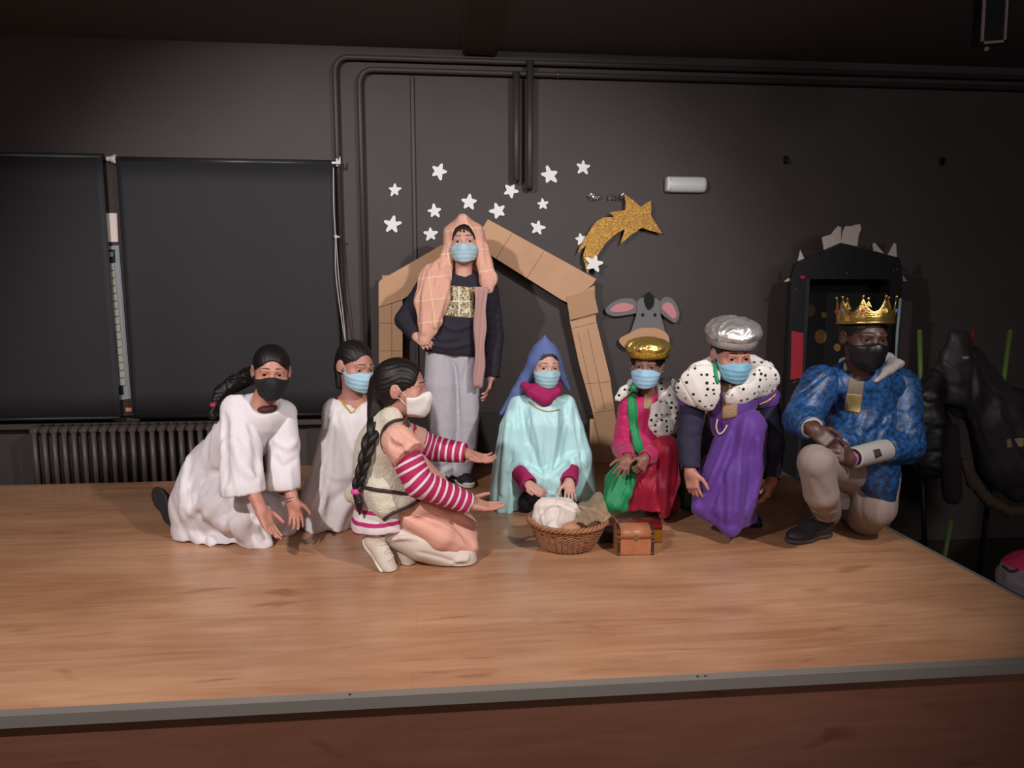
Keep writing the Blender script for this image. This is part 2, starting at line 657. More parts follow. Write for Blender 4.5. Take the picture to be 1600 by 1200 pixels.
def blind(u0, u1, vt, vb, label, chain=False, left_br=True):
    x0, x1 = float(PY(u0, (vt + vb) / 2, YB)[0]), float(PY(u1, (vt + vb) / 2, YB)[0])
    zt, zb_ = float(PY((u0 + u1) / 2, vt, YB)[2]), float(PY((u0 + u1) / 2, vb, YB)[2])
    e = empty('roller_blind', ((x0 + x1) / 2, YB, zb_), label, 'roller blind')
    n = 40
    P = []
    for i in range(n + 1):
        x = x0 + (x1 - x0) * i / n
        P.append([(x, YB + 0.004 * sin(i * 0.35) * j / 10, zt + (zb_ - zt) * j / 10) for j in range(11)])
    b = MB()
    b.grid(P, 0.0015)
    b.build('blind_fabric', M_blind, e)
    b = MB()
    b.tube([(x0, YB + 0.02, zt + 0.006), (x1 + (0.01 if left_br else -.002), YB + 0.02, zt + 0.006)], 0.021, n=20)
    b.build('roller_tube', mat('grey_black_roller', '2e2f30', rough=0.4), e)
    b = MB()
    b.tube([(x0, YB, zb_ - 0.004), (x1, YB, zb_ - 0.004)], 0.011, n=10)
    b.build('bottom_bar', mat('black_bottom_bar', '1d1b1d', rough=0.5), e)
    if left_br:
        for (xx, s) in ((x0 - 0.012, 1),):
            b = MB()
            b.box((xx, YB + 0.045, zt + 0.01), (0.014, 0.085, 0.05), bev=0.004)
            b.lathe((xx - 0.01, YB + 0.02, zt + 0.01), [(0.016, -0.014), (0.02, -0.01), (0.02, 0.01), (0.014, 0.014)], n=20, axis=(1, 0, 0))
            b.lathe((xx - 0.035, YB + 0.02, zt + 0.012), [(0.011, -0.012), (0.014, -0.008), (0.014, 0.01), (0.01, 0.012)], n=16, axis=(1, 0, 0))
            b.build('bracket', M_bracket, e)
    if not left_br:
        return e
    b = MB()
    b.box((x1 + 0.012, YB + 0.045, zt + 0.012), (0.014, 0.085, 0.045), bev=0.003)
    b.prism([(0, 0), (0.05, 0), (0.05, 0.045), (0.035, 0.012), (0, 0.012)], (x1 - 0.015, YB - 0.01, zt), (1, 0, 0), (0, 0, 1), 0.01)
    b.build('bracket', M_bracket, e)
    if chain:
        b = MB()
        yq = YB - 0.03
        pa = [PY(521, 262, yq), PY(521.5, 320, yq), PY(524, 370, yq), PY(525, 430, yq), PY(534, 500, yq), PY(540, 535, yq)]
        pb = [PY(540, 535, yq), PY(537, 500, yq - .01), PY(530, 440, yq - .01), PY(525, 372, yq - .01)]
        b.tube(smooth_pts(pa, 6), 0.0032, n=6)
        b.tube(smooth_pts(pb, 6), 0.0028, n=6)
        b.build('pull_chain', mat('white_bead_chain', 'cfc8c0', rough=0.5, bump=0.6, bscale=300), e)
        b = MB()
        p = PY(525, 370, yq)
        b.sphere(p, 0.012, 12)
        b.box(p + np.array([0.012, 0, 0]), (0.022, 0.01, 0.01), bev=0.003)
        b.build('chain_joiner', M_bracket, e)
    return e


blind(-260, 174, 243, 655, 'wide charcoal roller blind filling the left edge of the wall', left_br=False)
blind(195, 529, 254, 648, 'charcoal roller blind with white side chain above the radiator', chain=True)

# window ledge under the right blind
b = MB()
xa, xb_ = float(PY(300, 660, YW)[0]), float(PY(600, 660, YW)[0])
zl = float(PY(480, 655, YW - .05)[2])
b.box2((-4.5, YW - 0.07, zl - 0.03), (xb_, YW - 0.013, zl))
struct(b.build('trim_3', mat('dark_ledge', '4a4340', rough=0.5)))

# ---- radiator: one column element repeated
rad = empty('radiator', (float(PY(200, 740, YW - .12)[0]), YW - .12, 0.02),
            'black painted cast radiator with many columns under the blinds', 'radiator')
M_rad = mat('black_radiator_paint', '4f4644', rough=0.45)
yr = YW - 0.16
rx0, rx1 = float(PY(62, 700, yr)[0]), float(PY(420, 700, yr)[0])
nz = 25
zt = float(PY(150, 664, yr)[2])
first = None
for k in range(nz):
    x = rx0 + (rx1 - rx0) * k / (nz - 1)
    if first is None:
        b = MB()
        for dy in (-0.045, 0.0, 0.045):
            b.tube([(x, yr + dy, 0.0 - 0.12), (x, yr + dy, zt - 0.03)], 0.0145, n=8)
        b.box((x, yr, zt - 0.022), (0.046, 0.125, 0.044), bev=0.012)
        b.box((x, yr, -0.10), (0.046, 0.125, 0.04), bev=0.012)
        b.box((x, yr, zt / 2), (0.02, 0.012, zt), bev=0.0)
        first = b.build('column', M_rad, rad)
    else:
        c = first.copy()
        COL.objects.link(c)
        c.parent = rad
        c.location = first.location + Vector((x - rx0, 0, 0))
b = MB()
b.tube([(rx0 - 0.02, yr, zt - 0.03), (rx1 + 0.02, yr, zt - 0.03)], 0.014, n=8)
b.tube([(rx0 - 0.02, yr, -0.1), (rx1 + 0.02, yr, -0.1)], 0.014, n=8)
b.build('header_pipe', M_rad, rad)
for xx in (rx0 + 0.1, rx1 - 0.1):
    b = MB()
    b.box2((xx - 0.015, yr - 0.03, -0.12), (xx + 0.015, YW - 0.014, -0.09))
    b.build('wall_bracket', M_rad, rad)

# ---- emergency light
b = MB()
p0, p1 = PY(1040, 288, YW - .03), PY(1103, 288, YW - .03)
cx, cz, wd = float((p0[0] + p1[0]) / 2), float(p0[2]), float(p1[0] - p0[0])
hh = 0.095
e = empty('emergency_light', (cx, YW, cz - hh / 2), 'white oblong emergency light on the black wall right of the gold comet', 'light fitting')
b.box((cx, YW - 0.008, cz), (wd - 0.012, 0.014, hh - 0.01), bev=0.005)
b.build('back_plate', mat('white_light_plastic', 'd8d4d2', rough=0.4), e)
b = MB()
prof = []
N = 12
P = []
for i in range(21):
    t = i / 20
    x = cx - wd / 2 + wd * t
    s = (1 - abs(2 * t - 1) ** 8) ** 0.5 * 0.12 + 0.88 if 0 < t < 1 else 0.80
    P.append([(x, YW - 0.012 - 0.048 * sin(pi * j / N) ** 0.6 * s, cz + hh / 2 * cos(pi * j / N) * s) for j in range(N + 1)])
b.grid(P, 0.002)
for xx in (0, 20):
    ring = [Vector(q) for q in P[xx]]
    b._f([b.bm.verts.new(q) for q in ring])
b.build('diffuser', mat('white_diffuser', 'dfe0e2', rough=0.3), e)
b = MB()
b.box((cx - wd / 2 + 0.012, YW - 0.036, cz), (0.02, 0.053, hh * 0.9), bev=0.006)
b.build('end_cap', mat('white_end_cap', 'f2eeee', rough=0.3), e)

# ---- wall hooks / small fixtures and hanging speaker panel
for (u, v, lab) in ((1227, 250, 'small black fixing bracket on the wall above the black castle'),
                    (1471, 252, 'small black fixing bracket on the dark wall at the right, above the coats')):
    p = PY(u, v, YW)
    b = MB()
    b.box((p[0], YW - 0.006, p[2]), (0.03, 0.012, 0.05), bev=0.004)
    b.tube([(p[0], YW - 0.01, p[2] + 0.012), (p[0] - 0.002, YW - 0.035, p[2] + 0.004), (p[0] - 0.004, YW - 0.038, p[2] - 0.024)], 0.008, n=8)
    tag(b.build('wall_bracket', mat('matt_black_metal', '1b1818', rough=0.4)), lab, 'bracket')
ys = 2.9
q = [PY(u, v, ys) for u, v in ((1524, 73), (1563, 70), (1571, -60), (1531, -60))]
e = empty('hanging_panel', q[0], 'slim black panel with a pale frame hanging in the top right corner', 'panel')
O = Vector(q[0])
X = (Vector(q[1]) - O)
wd = X.length
X.normalize()
Zd = (Vector(q[3]) - O).normalized()
L = (Vector(q[3]) - O).length
L = min(L, (ZC - O.z) / Zd.z - 0.002)
b = MB()
b.prism([(0, 0), (wd, 0), (wd, L), (0, L)], O, X, Zd, 0.05)
b.build('panel_body', mat('black_panel', '17171a', rough=0.35), e)
b = MB()
for (a0, a1, c0, c1) in ((0, 0.012, 0, L), (wd - 0.01, wd, 0, L), (0, wd, 0, 0.01)):
    b.prism([(a0, c0), (a1, c0), (a1, c1), (a0, c1)], O + X.cross(Zd) * 0.027, X, Zd, 0.008)
b.build('panel_frame', mat('pale_frame', '8d7f7c', rough=0.4), e)
b = MB()
b.sphere(O + X * 0.05 - Zd * 0.012, 0.010, 8)
b.build('screw_knob', mat('pale_knob', '8a8583', rough=0.4), e)
# ================================================================== implicit surface modelling (bodies, hair and cloth)
f32 = np.float32


def nrm(v):
    v = np.asarray(v, float)
    return v / (np.linalg.norm(v) + 1e-12)


def frame(fwd, up=(0, 0, 1)):
    """columns: x side, y forward, z up"""
    y = nrm(fwd)
    x = nrm(np.cross(y, up))
    z = np.cross(x, y)
    return np.stack([x, y, z], 1)


def euler(yaw=0, pitch=0, roll=0):
    """head frame looking at -Y (towards the audience) at yaw 0; yaw + = towards picture right;
    pitch + = looking down; roll + = head tips towards picture right"""
    yw, p, r = radians(yaw), radians(pitch), radians(roll)
    Rz = np.array([[cos(yw), -sin(yw), 0], [sin(yw), cos(yw), 0], [0, 0, 1]])
    B = np.array([[-1, 0, 0], [0, -1, 0], [0, 0, 1]], float)       # local y forward -> world -Y
    Rx = np.array([[1, 0, 0], [0, cos(-p), -sin(-p)], [0, sin(-p), cos(-p)]])
    Ry = np.array([[cos(-r), 0, sin(-r)], [0, 1, 0], [-sin(-r), 0, cos(-r)]])
    return Rz @ B @ Ry @ Rx


class Field:
    def __init__(self, disp=None, amp=0.0):
        self.P = []
        self.disp, self.amp = disp, amp

    def add(self, fn, k=0.0, op='u', box=None):
        self.P.append((fn, k, op, box))
        return self

    def copy(self):
        g = Field(self.disp, self.amp)
        g.P = list(self.P)
        return g

    # ---- primitives
    def cap(self, a, b, r1, r2=None, k=0.02, op='u', flat=None):
        """round cone; flat=(axis, factor) squashes along a world axis"""
        a, b = np.asarray(a, float), np.asarray(b, float)
        r2 = r1 if r2 is None else r2
        if flat is not None:
            n, s = nrm(flat[0]), flat[1]
            T = np.eye(3) + (1 / s - 1) * np.outer(n, n)
            sc = min(1.0, s)
        else:
            T, sc = None, 1.0
        a2, b2 = a.copy(), b.copy()
        if T is not None:
            b2 = a + T @ (b - a)
        ba = (b2 - a2).astype(f32)
        bb = max(float(ba @ ba), 1e-12)
        A = a.astype(f32)
        Tm = None if T is None else T.astype(f32)

        def fn(p):
            q = p - A
            if Tm is not None:
                q = q @ Tm.T
            t = np.clip((q @ ba) / bb, 0, 1)
            q = q - t[:, None] * ba
            return (np.sqrt(np.einsum('ij,ij->i', q, q)) - (r1 + (r2 - r1) * t)) * f32(sc)
        m = max(r1, r2) * (max(1, flat[1]) if flat is not None else 1)
        lo, hi = np.minimum(a, b) - m, np.maximum(a, b) + m
        return self.add(fn, k, op, (lo, hi))

    def chain(self, pts, rs, k=0.02, op='u', flat=None):
        tmp = Field()
        for i in range(len(pts) - 1):
            tmp.cap(pts[i], pts[i + 1], rs[i], rs[i + 1], 0, 'u', flat)
        return self.group(tmp, k, op, min(.010, k * .4))

    def group(self, tmp, k, op='u', ki=.006):
        """add several primitives as one (no bulges where they overlap)"""
        fns = [q[0] for q in tmp.P]
        if not fns:
            return self
        lo = np.min([q[3][0] for q in tmp.P], 0)
        hi = np.max([q[3][1] for q in tmp.P], 0)

        def fn(p):
            d = fns[0](p)
            for f in fns[1:]:
                d = Field._comb(d, f(p), ki, 'u')
            return d
        return self.add(fn, k, op, (lo, hi))

    def ell(self, c, r, R=None, k=0.02, op='u'):
        c, r = np.asarray(c, f32), np.asarray(r, f32)
        R = np.eye(3, dtype=f32) if R is None else np.asarray(R, f32)

        def fn(p):
            q = ((p - c) @ R) / r
            k0 = np.sqrt(np.einsum('ij,ij->i', q, q))
            q = q / r
            k1 = np.sqrt(np.einsum('ij,ij->i', q, q)) + f32(1e-9)
            return k0 * (k0 - 1) / k1
        m = float(r.max())
        e = np.abs(R) @ r
        return self.add(fn, k, op, (c - e, c + e))

    def box(self, c, h, R=None, rad=0.01, k=0.01, op='u'):
        c, h = np.asarray(c, f32), np.asarray(h, f32) - f32(rad)
        R = np.eye(3, dtype=f32) if R is None else np.asarray(R, f32)

        def fn(p):
            q = np.abs((p - c) @ R) - h
            o = np.maximum(q, 0)
            return np.sqrt(np.einsum('ij,ij->i', o, o)) + np.minimum(q.max(axis=1), 0) - f32(rad)
        e = np.abs(R) @ (h + rad)
        return self.add(fn, k, op, (c - e, c + e))

    def half(self, c, n, k=0.004, op='i'):
        """keep the side opposite to n"""
        c, n = np.asarray(c, f32), nrm(n).astype(f32)
        return self.add(lambda p: (p - c) @ n, k, op, None)

    # ---- evaluation
    @staticmethod
    def _comb(d, e, k, op):
        if op == 's':
            e = -e
        if op == 'u':
            if d is None:
                return e
            if k <= 0:
                return np.minimum(d, e)
            h = np.maximum(k - np.abs(d - e), 0) / k
            return np.minimum(d, e) - h * h * f32(k * 0.25)
        if d is None:
            return e * 0 + f32(1)
        if k <= 0:
            return np.maximum(d, e)
        h = np.maximum(k - np.abs(d - e), 0) / k
        return np.maximum(d, e) + h * h * f32(k * 0.25)

    def ev(self, p, sub=None):
        p = np.asarray(p, f32)
        d = None
        for (fn, k, op, box) in (self.P if sub is None else sub):
            d = self._comb(d, fn(p), k, op)
        if self.disp is not None:
            d = d + self.disp(p).astype(f32)
        return d

    def cull(self, c, hd):
        """primitives that matter within hd of point c; returns (list, distance)"""
        p = c[None].astype(f32)
        ds = [float(fn(p)[0]) for (fn, k, op, box) in self.P]
        d = None
        for (fn, k, op, box), e in zip(self.P, ds):
            d = self._comb(d, np.array([e], f32), k, op)
        d0 = float(d[0])
        if abs(d0) > hd + self.amp + 0.006:
            return None, d0
        keep = []
        for q, e in zip(self.P, ds):
            k = q[1]
            if q[2] == 'u' and e > hd * 2 + k + self.amp + 0.02 + max(0, d0):
                continue
            if q[2] == 's' and e > hd * 3 + k + self.amp + 0.02:
                continue
            keep.append(q)
        if not keep or keep[0][2] != 'u':
            return None, d0
        return keep, d0

    def march(self, o, d, tmax=8.0, t=0.5):
        """first hit of a ray"""
        d = nrm(d)
        for _ in range(220):
            p = o + d * t
            e = float(self.ev(p[None])[0])
            if e < 0.0004:
                return p
            t += max(e * 0.75, 0.0004)
            if t > tmax:
                break
        return None

    def normal(self, p, h=0.002):
        p = np.asarray(p, float)
        g = np.array([float(self.ev((p + v)[None])[0] - self.ev((p - v)[None])[0]) for v in np.eye(3) * h])
        return nrm(g)

    def hit(self, u, v):
        return self.march(CAM, ray(u, v))

    def hits(self, uv, n=5, lift=0.0, closed=False):
        """a photograph polyline laid on this surface"""
        q = smooth_pts([(a, b, 0) for a, b in uv], n, closed)
        out = []
        for c in q:
            h = self.hit(c[0], c[1])
            if h is not None:
                if lift:
                    h = h + self.normal(h) * lift
                out.append(h)
        return out

    def fold(self, uv, r=0.008, k=0.02, n=4, dig=False, sink=0.3):
        """cloth ridge (or groove) along a photograph polyline"""
        pts = self.hits(uv, n)
        if len(pts) < 2:
            return self
        m = len(pts)
        new = []
        for i, p in enumerate(pts):
            nn = self.normal(p, 0.006)
            new.append(p + nn * (r * sink * (-1 if not dig else 1)))
        tmp = Field()
        for i in range(m - 1):
            t0 = sin(pi * (i + 0.35) / (m + 0.0)) ** 0.5
            t1 = sin(pi * min(i + 1.35, m - 0.3) / (m + 0.0)) ** 0.5
            if np.linalg.norm(new[i] - new[i + 1]) > 0.12:
                continue
            tmp.cap(new[i], new[i + 1], r * t0, r * t1, 0)
        return self.group(tmp, k, 's' if dig else 'u', .002)


OFF = 1 << 20


def polygonize(F, h, bounds=None):
    B = 12
    los = [b[3][0] for b in F.P if b[2] == 'u' and b[3] is not None]
    his = [b[3][1] for b in F.P if b[2] == 'u' and b[3] is not None]
    lo, hi = np.min(los, 0) - 0.02 - F.amp, np.max(his, 0) + 0.02 + F.amp
    if bounds is not None:
        lo, hi = np.maximum(lo, bounds[0]), np.minimum(hi, bounds[1])
    i0 = np.floor(lo / (h * B)).astype(int)
    i1 = np.ceil(hi / (h * B)).astype(int)
    hd = B * h * sqrt(3) / 2
    g1 = np.arange(B + 1)
    GI = np.stack(np.meshgrid(g1, g1, g1, indexing='ij'), -1).reshape(-1, 3)
    offs = np.array([[i, j, k] for i in (0, 1) for j in (0, 1) for k in (0, 1)])
    ed = [(a, b) for a in range(8) for b in range(a + 1, 8) if np.abs(offs[a] - offs[b]).sum() == 1]
    keysA, vertsA, quads = [], [], []
    mul = np.array([1 << 42, 1 << 21, 1], np.int64)

    def key(I):
        return ((I.astype(np.int64) + OFF) * mul).sum(-1)
    # coarse test in one batch first
    ii = np.stack(np.meshgrid(*[np.arange(i0[a], i1[a]) for a in range(3)], indexing='ij'), -1).reshape(-1, 3)
    cen = (ii + 0.5) * (B * h)
    dall = np.concatenate([F.ev(c) for c in np.array_split(cen, max(1, len(cen) // 20000))])
    act = ii[np.abs(dall) < hd * 1.05 + F.amp + 0.006]
    for blk in act:
        c = (blk + 0.5) * (B * h)
        keep, d0 = F.cull(c, hd)
        if keep is None:
            continue
        base = blk * B
        I = GI + base
        d = F.ev(I * h, keep).reshape(B + 1, B + 1, B + 1)
        s = d < 0
        if s.all() or not s.any():
            continue
        cs = [d[o[0]:o[0] + B, o[1]:o[1] + B, o[2]:o[2] + B] for o in offs]
        ss = [x < 0 for x in cs]
        cnt = sum(x.astype(np.int8) for x in ss)
        m = (cnt > 0) & (cnt < 8)
        w = np.argwhere(m)
        if len(w) == 0:
            continue
        vals = np.stack([x[m] for x in cs], 1)
        acc = np.zeros((len(w), 3))
        n = np.zeros(len(w))
        for (a, b2) in ed:
            va, vb = vals[:, a], vals[:, b2]
            cr = (va < 0) != (vb < 0)
            t = np.where(cr, va / np.where(cr, va - vb, 1), 0)
            acc += np.where(cr[:, None], offs[a] + t[:, None] * (offs[b2] - offs[a]), 0)
            n += cr
        keysA.append(key(w + base))
        vertsA.append((w + base + acc / n[:, None]) * h)
        for ax in range(3):
            A = s[:B, :B, :B]
            sl = [slice(0, B)] * 3
            sl[ax] = slice(1, B + 1)
            Bq = s[tuple(sl)]
            e = np.argwhere(A != Bq)
            if len(e) == 0:
                continue
            ins = A[tuple(e.T)]
            o1 = np.zeros(3, int)
            o2 = np.zeros(3, int)
            o1[(ax + 1) % 3] = 1
            o2[(ax + 2) % 3] = 1
            g = e + base
            q = np.stack([key(g), key(g - o1), key(g - o1 - o2), key(g - o2)], 1)
            q[~ins] = q[~ins][:, ::-1]
            quads.append(q)
    keys = np.concatenate(keysA)
    verts = np.concatenate(vertsA)
    quads = np.concatenate(quads)
    o = np.argsort(keys)
    keys, verts = keys[o], verts[o]
    idx = np.searchsorted(keys, quads)
    idx = np.clip(idx, 0, len(keys) - 1)
    ok = (keys[idx] == quads).all(1)
    return verts, idx[ok]


def sdf_obj(name, F, h, mats, parent=None, attrs=None, bounds=None, clean=True, mfn=None, relax=1):
    V, Q = polygonize(F, h, bounds)
    if relax:
        for _ in range(relax):      # light smoothing of the surface net
            acc = np.zeros_like(V)
            n = np.zeros(len(V))
            for a in range(4):
                for b in (1, 3):
                    np.add.at(acc, Q[:, a], V[Q[:, (a + b) % 4]])
                    np.add.at(n, Q[:, a], 1)
            V = np.where(n[:, None] > 0, V * 0.5 + 0.5 * acc / np.maximum(n, 1)[:, None], V)
    me = bpy.data.meshes.new(name)
    me.vertices.add(len(V))
    me.vertices.foreach_set('co', V.astype(f32).ravel())
    me.loops.add(len(Q) * 4)
    me.loops.foreach_set('vertex_index', Q.astype(np.int32).ravel())
    me.polygons.add(len(Q))
    me.polygons.foreach_set('loop_start', np.arange(0, len(Q) * 4, 4, dtype=np.int32))
    me.polygons.foreach_set('loop_total', np.full(len(Q), 4, dtype=np.int32))
    me.polygons.foreach_set('use_smooth', np.ones(len(Q), bool))
    if attrs:
        for an, fn in attrs.items():
            at = me.attributes.new(an, 'FLOAT', 'POINT')
            at.data.foreach_set('value', np.asarray(fn(V), f32))
    me.update()
    me.validate()
    if not isinstance(mats, (list, tuple)):
        mats = [mats]
    idx = np.asarray(mfn(V[Q].mean(1)), np.int32) if mfn is not None else None
    o = link_mesh(name, me, parent, mats)
    if idx is not None and len(idx) == len(o.data.polygons):
        o.data.polygons.foreach_set('material_index', idx)
    return o


# ---- procedural cloth folds
def folds(scale, dirn, amp, seed=0, sharp=1.0, along=0.15, fine=0.0):
    """ridges that run along dirn; wavelength about scale metres"""
    rs = np.random.RandomState(seed)
    D = nrm(dirn)
    a = nrm(np.cross(D, (0.31, 0.8, 0.2)))
    b = np.cross(D, a)
    M = np.stack([a, b, D * along], 1).astype(f32)
    W = (2 * pi / scale)
    ph = rs.rand(12) * 6.28
    th = rs.rand(6) * 3.14

    def fn(p):
        q = (p @ M) * f32(W)
        x, y, z = q[:, 0], q[:, 1], q[:, 2]
        wx = x + 1.1 * np.sin(0.53 * y + 1.3 * z + ph[0]) + 0.7 * np.sin(0.91 * z - 0.4 * x + ph[1])
        wy = y + 1.1 * np.sin(0.57 * x - 1.1 * z + ph[2]) + 0.6 * np.sin(0.8 * z + ph[3])
        n = (np.sin(wx * cos(th[0]) + wy * sin(th[0]) + ph[4]) + np.sin(0.83 * (wx * cos(th[0] + 1.9) + wy * sin(th[0] + 1.9)) + ph[5])
             + 0.6 * np.sin(1.7 * (wx * cos(th[1]) - wy * sin(th[1])) + 0.8 * np.sin(z) + ph[6])) / 2.6
        r = (1 - np.abs(n) * 2) * sharp + n * (1 - sharp)
        out = -amp * r
        if fine:
            out = out + fine * np.sin(3.1 * wx + 1.3 * np.sin(2 * wy + z * 3) + ph[7]) * np.sin(2.3 * wy + 2.1 * z + ph[8])
        return out
    return fn


def radial_folds(c, n, amp, z0=None, z1=None, seed=0):
    """pleats round a vertical axis at c, growing from z1 (top, none) to z0 (hem, full)"""
    c = np.asarray(c, float)
    ph = np.random.RandomState(seed).rand(4) * 6.28

    def fn(p):
        a = np.arctan2(p[:, 1] - c[1], p[:, 0] - c[0])
        g = 1.0 if z0 is None else np.clip((z1 - p[:, 2]) / (z1 - z0), 0, 1)
        s = np.sin(n * a + 0.9 * np.sin(2 * a + ph[0]) + 2.0 * p[:, 2] + ph[1]) * 0.7 + 0.4 * np.sin(n * 1.63 * a + ph[2] + 3 * p[:, 2])
        return -amp * g * s
    return fn


def fsum(*fs):
    return lambda p: sum(f(p) for f in fs)


# ================================================================== people
SK = {}


def skin(name, c):
    return mat('skin_' + name, c, rough=0.5, bump=0.08, bscale=180, sss=0.12, var=0.04, vscale=14)


def head_prims(F, c, R, s=1.0, face=True):
    """adds a child's head to field F; c eye-level centre, R head frame, s size"""
    def L(x, y, z):
        return np.asarray(c) + R @ (np.array([x, y, z]) * s)
    F.ell(L(0, -0.014, 0.028), np.array((.073, .092, .080)) * s, R, k=0.0)
    F.ell(L(0, 0.024, -0.022), np.array((.061, .067, .080)) * s, R, k=.03 * s)
    F.ell(L(0, 0.034, -0.070), np.array((.043, .047, .040)) * s, R, k=.03 * s)
    F.ell(L(0, 0.070, -0.090), np.array((.018, .016, .014)) * s, R, k=.025 * s)
    for sx in (-1, 1):
        F.ell(L(sx * .040, .052, -.034), np.array((.027, .030, .028)) * s, R, k=.02 * s)
        F.ell(L(sx * .031, .104, .000), np.array((.0215, .024, .0150)) * s, R, k=.014 * s, op='s')
        F.cap(L(sx * .014, .086, .0195), L(sx * .046, .074, .019), .006 * s, .005 * s, k=.014 * s)
        # eyelids: a shell over the eyeball with a slit
        F.ell(L(sx * .031, .0725, .000), np.array((.0150, .0150, .0140)) * s, R, k=.006 * s)
        F.ell(L(sx * .031, .0900, -.0005), np.array((.0150, .0110, .0066)) * s, R, k=.0025 * s, op='s')
        # ears
        Re = R @ np.array([[cos(.3 * sx), -sin(.3 * sx), 0], [sin(.3 * sx), cos(.3 * sx), 0], [0, 0, 1]])
        F.ell(L(sx * .077, -.010, -.008), np.array((.0085, .019, .031)) * s, Re, k=.008 * s)
        F.ell(L(sx * .087, -.006, -.004), np.array((.0070, .010, .018)) * s, Re, k=.005 * s, op='s')
        F.ell(L(sx * .083, -.008, -.006), np.array((.0040, .004, .010)) * s, Re, k=.004 * s)
    F.cap(L(0, .084, .004), L(0, .104, -.034), .0068 * s, .0098 * s, k=.012 * s)
    for sx in (-1, 1):
        F.ell(L(sx * .010, .098, -.037), np.array((.0075, .009, .007)) * s, R, k=.006 * s)
    F.cap(L(-.019, .086, -.0615), L(.019, .086, -.0615), .0058 * s, k=.006 * s)
    F.cap(L(-.016, .086, -.0700), L(.016, .086, -.0700), .0064 * s, k=.006 * s)
    return L


def hand_prims(F, w, f, n, side, curl=(.35, .35, .4, .45), thumb=0.5, s=1.0, splay=0.06):
    """w wrist, f direction of the fingers, n way the palm faces, side +-1 thumb side (x = f x n)"""
    f = nrm(f)
    n = nrm(np.asarray(n, float) - f * np.dot(n, f))
    x = np.cross(f, n) * side
    Rm = np.stack([x, f, n], 1)

    def L(a, b, c):
        return np.asarray(w) + Rm @ (np.array([a, b, c]) * s)
    F.box(L(0, .038, 0), np.array((.030, .036, .0115)) * s, Rm, rad=.0105 * s, k=.012 * s)
    F.cap(L(0, -.022, 0), L(0, .012, 0), .021 * s, .022 * s, k=.014 * s, flat=(n, .8))
    F.ell(L(.020, .028, .006), np.array((.014, .024, .011)) * s, Rm, k=.010 * s)
    xs = (.0235, .0080, -.0075, -.0225)
    ln = (.058, .065, .060, .047)
    rr = (.0080, .0082, .0079, .0070)
    yb = (.070, .074, .072, .066)
    for i in range(4):
        p = L(xs[i], yb[i] - .012, 0)
        sp = splay * (1.5 - i)
        d = nrm(f + x * sp)
        segs = (ln[i] * .47 + .012, ln[i] * .30, ln[i] * .25)
        ang = 0
        r = rr[i] * s
        for j, sg in enumerate(segs):
            ang += curl[i] * (0.9, 1.25, 0.8)[j]
            dd = d * cos(ang) + n * sin(ang)
            q = p + dd * sg * s
            F.cap(p, q, r, r * .90, k=.0035 * s if j == 0 else .002 * s)
            p, r = q, r * .90
    p = L(.022, .012, .004)
    d = nrm(x * .85 + f * .75 + n * thumb * .5)
    q = p + d * .034 * s
    F.cap(p, q, .0115 * s, .0092 * s, k=.008 * s)
    d = nrm(x * (.55 - .45 * thumb) + f * .95 + n * thumb * .75)
    p, q = q, q + d * .026 * s
    F.cap(p, q, .0092 * s, .0082 * s, k=.003 * s)
    d = nrm(x * (.35 - .5 * thumb) + f * 1.0 + n * thumb * .8)
    p, q = q, q + d * .021 * s
    F.cap(p, q, .0082 * s, .0070 * s, k=.002 * s)
    return L


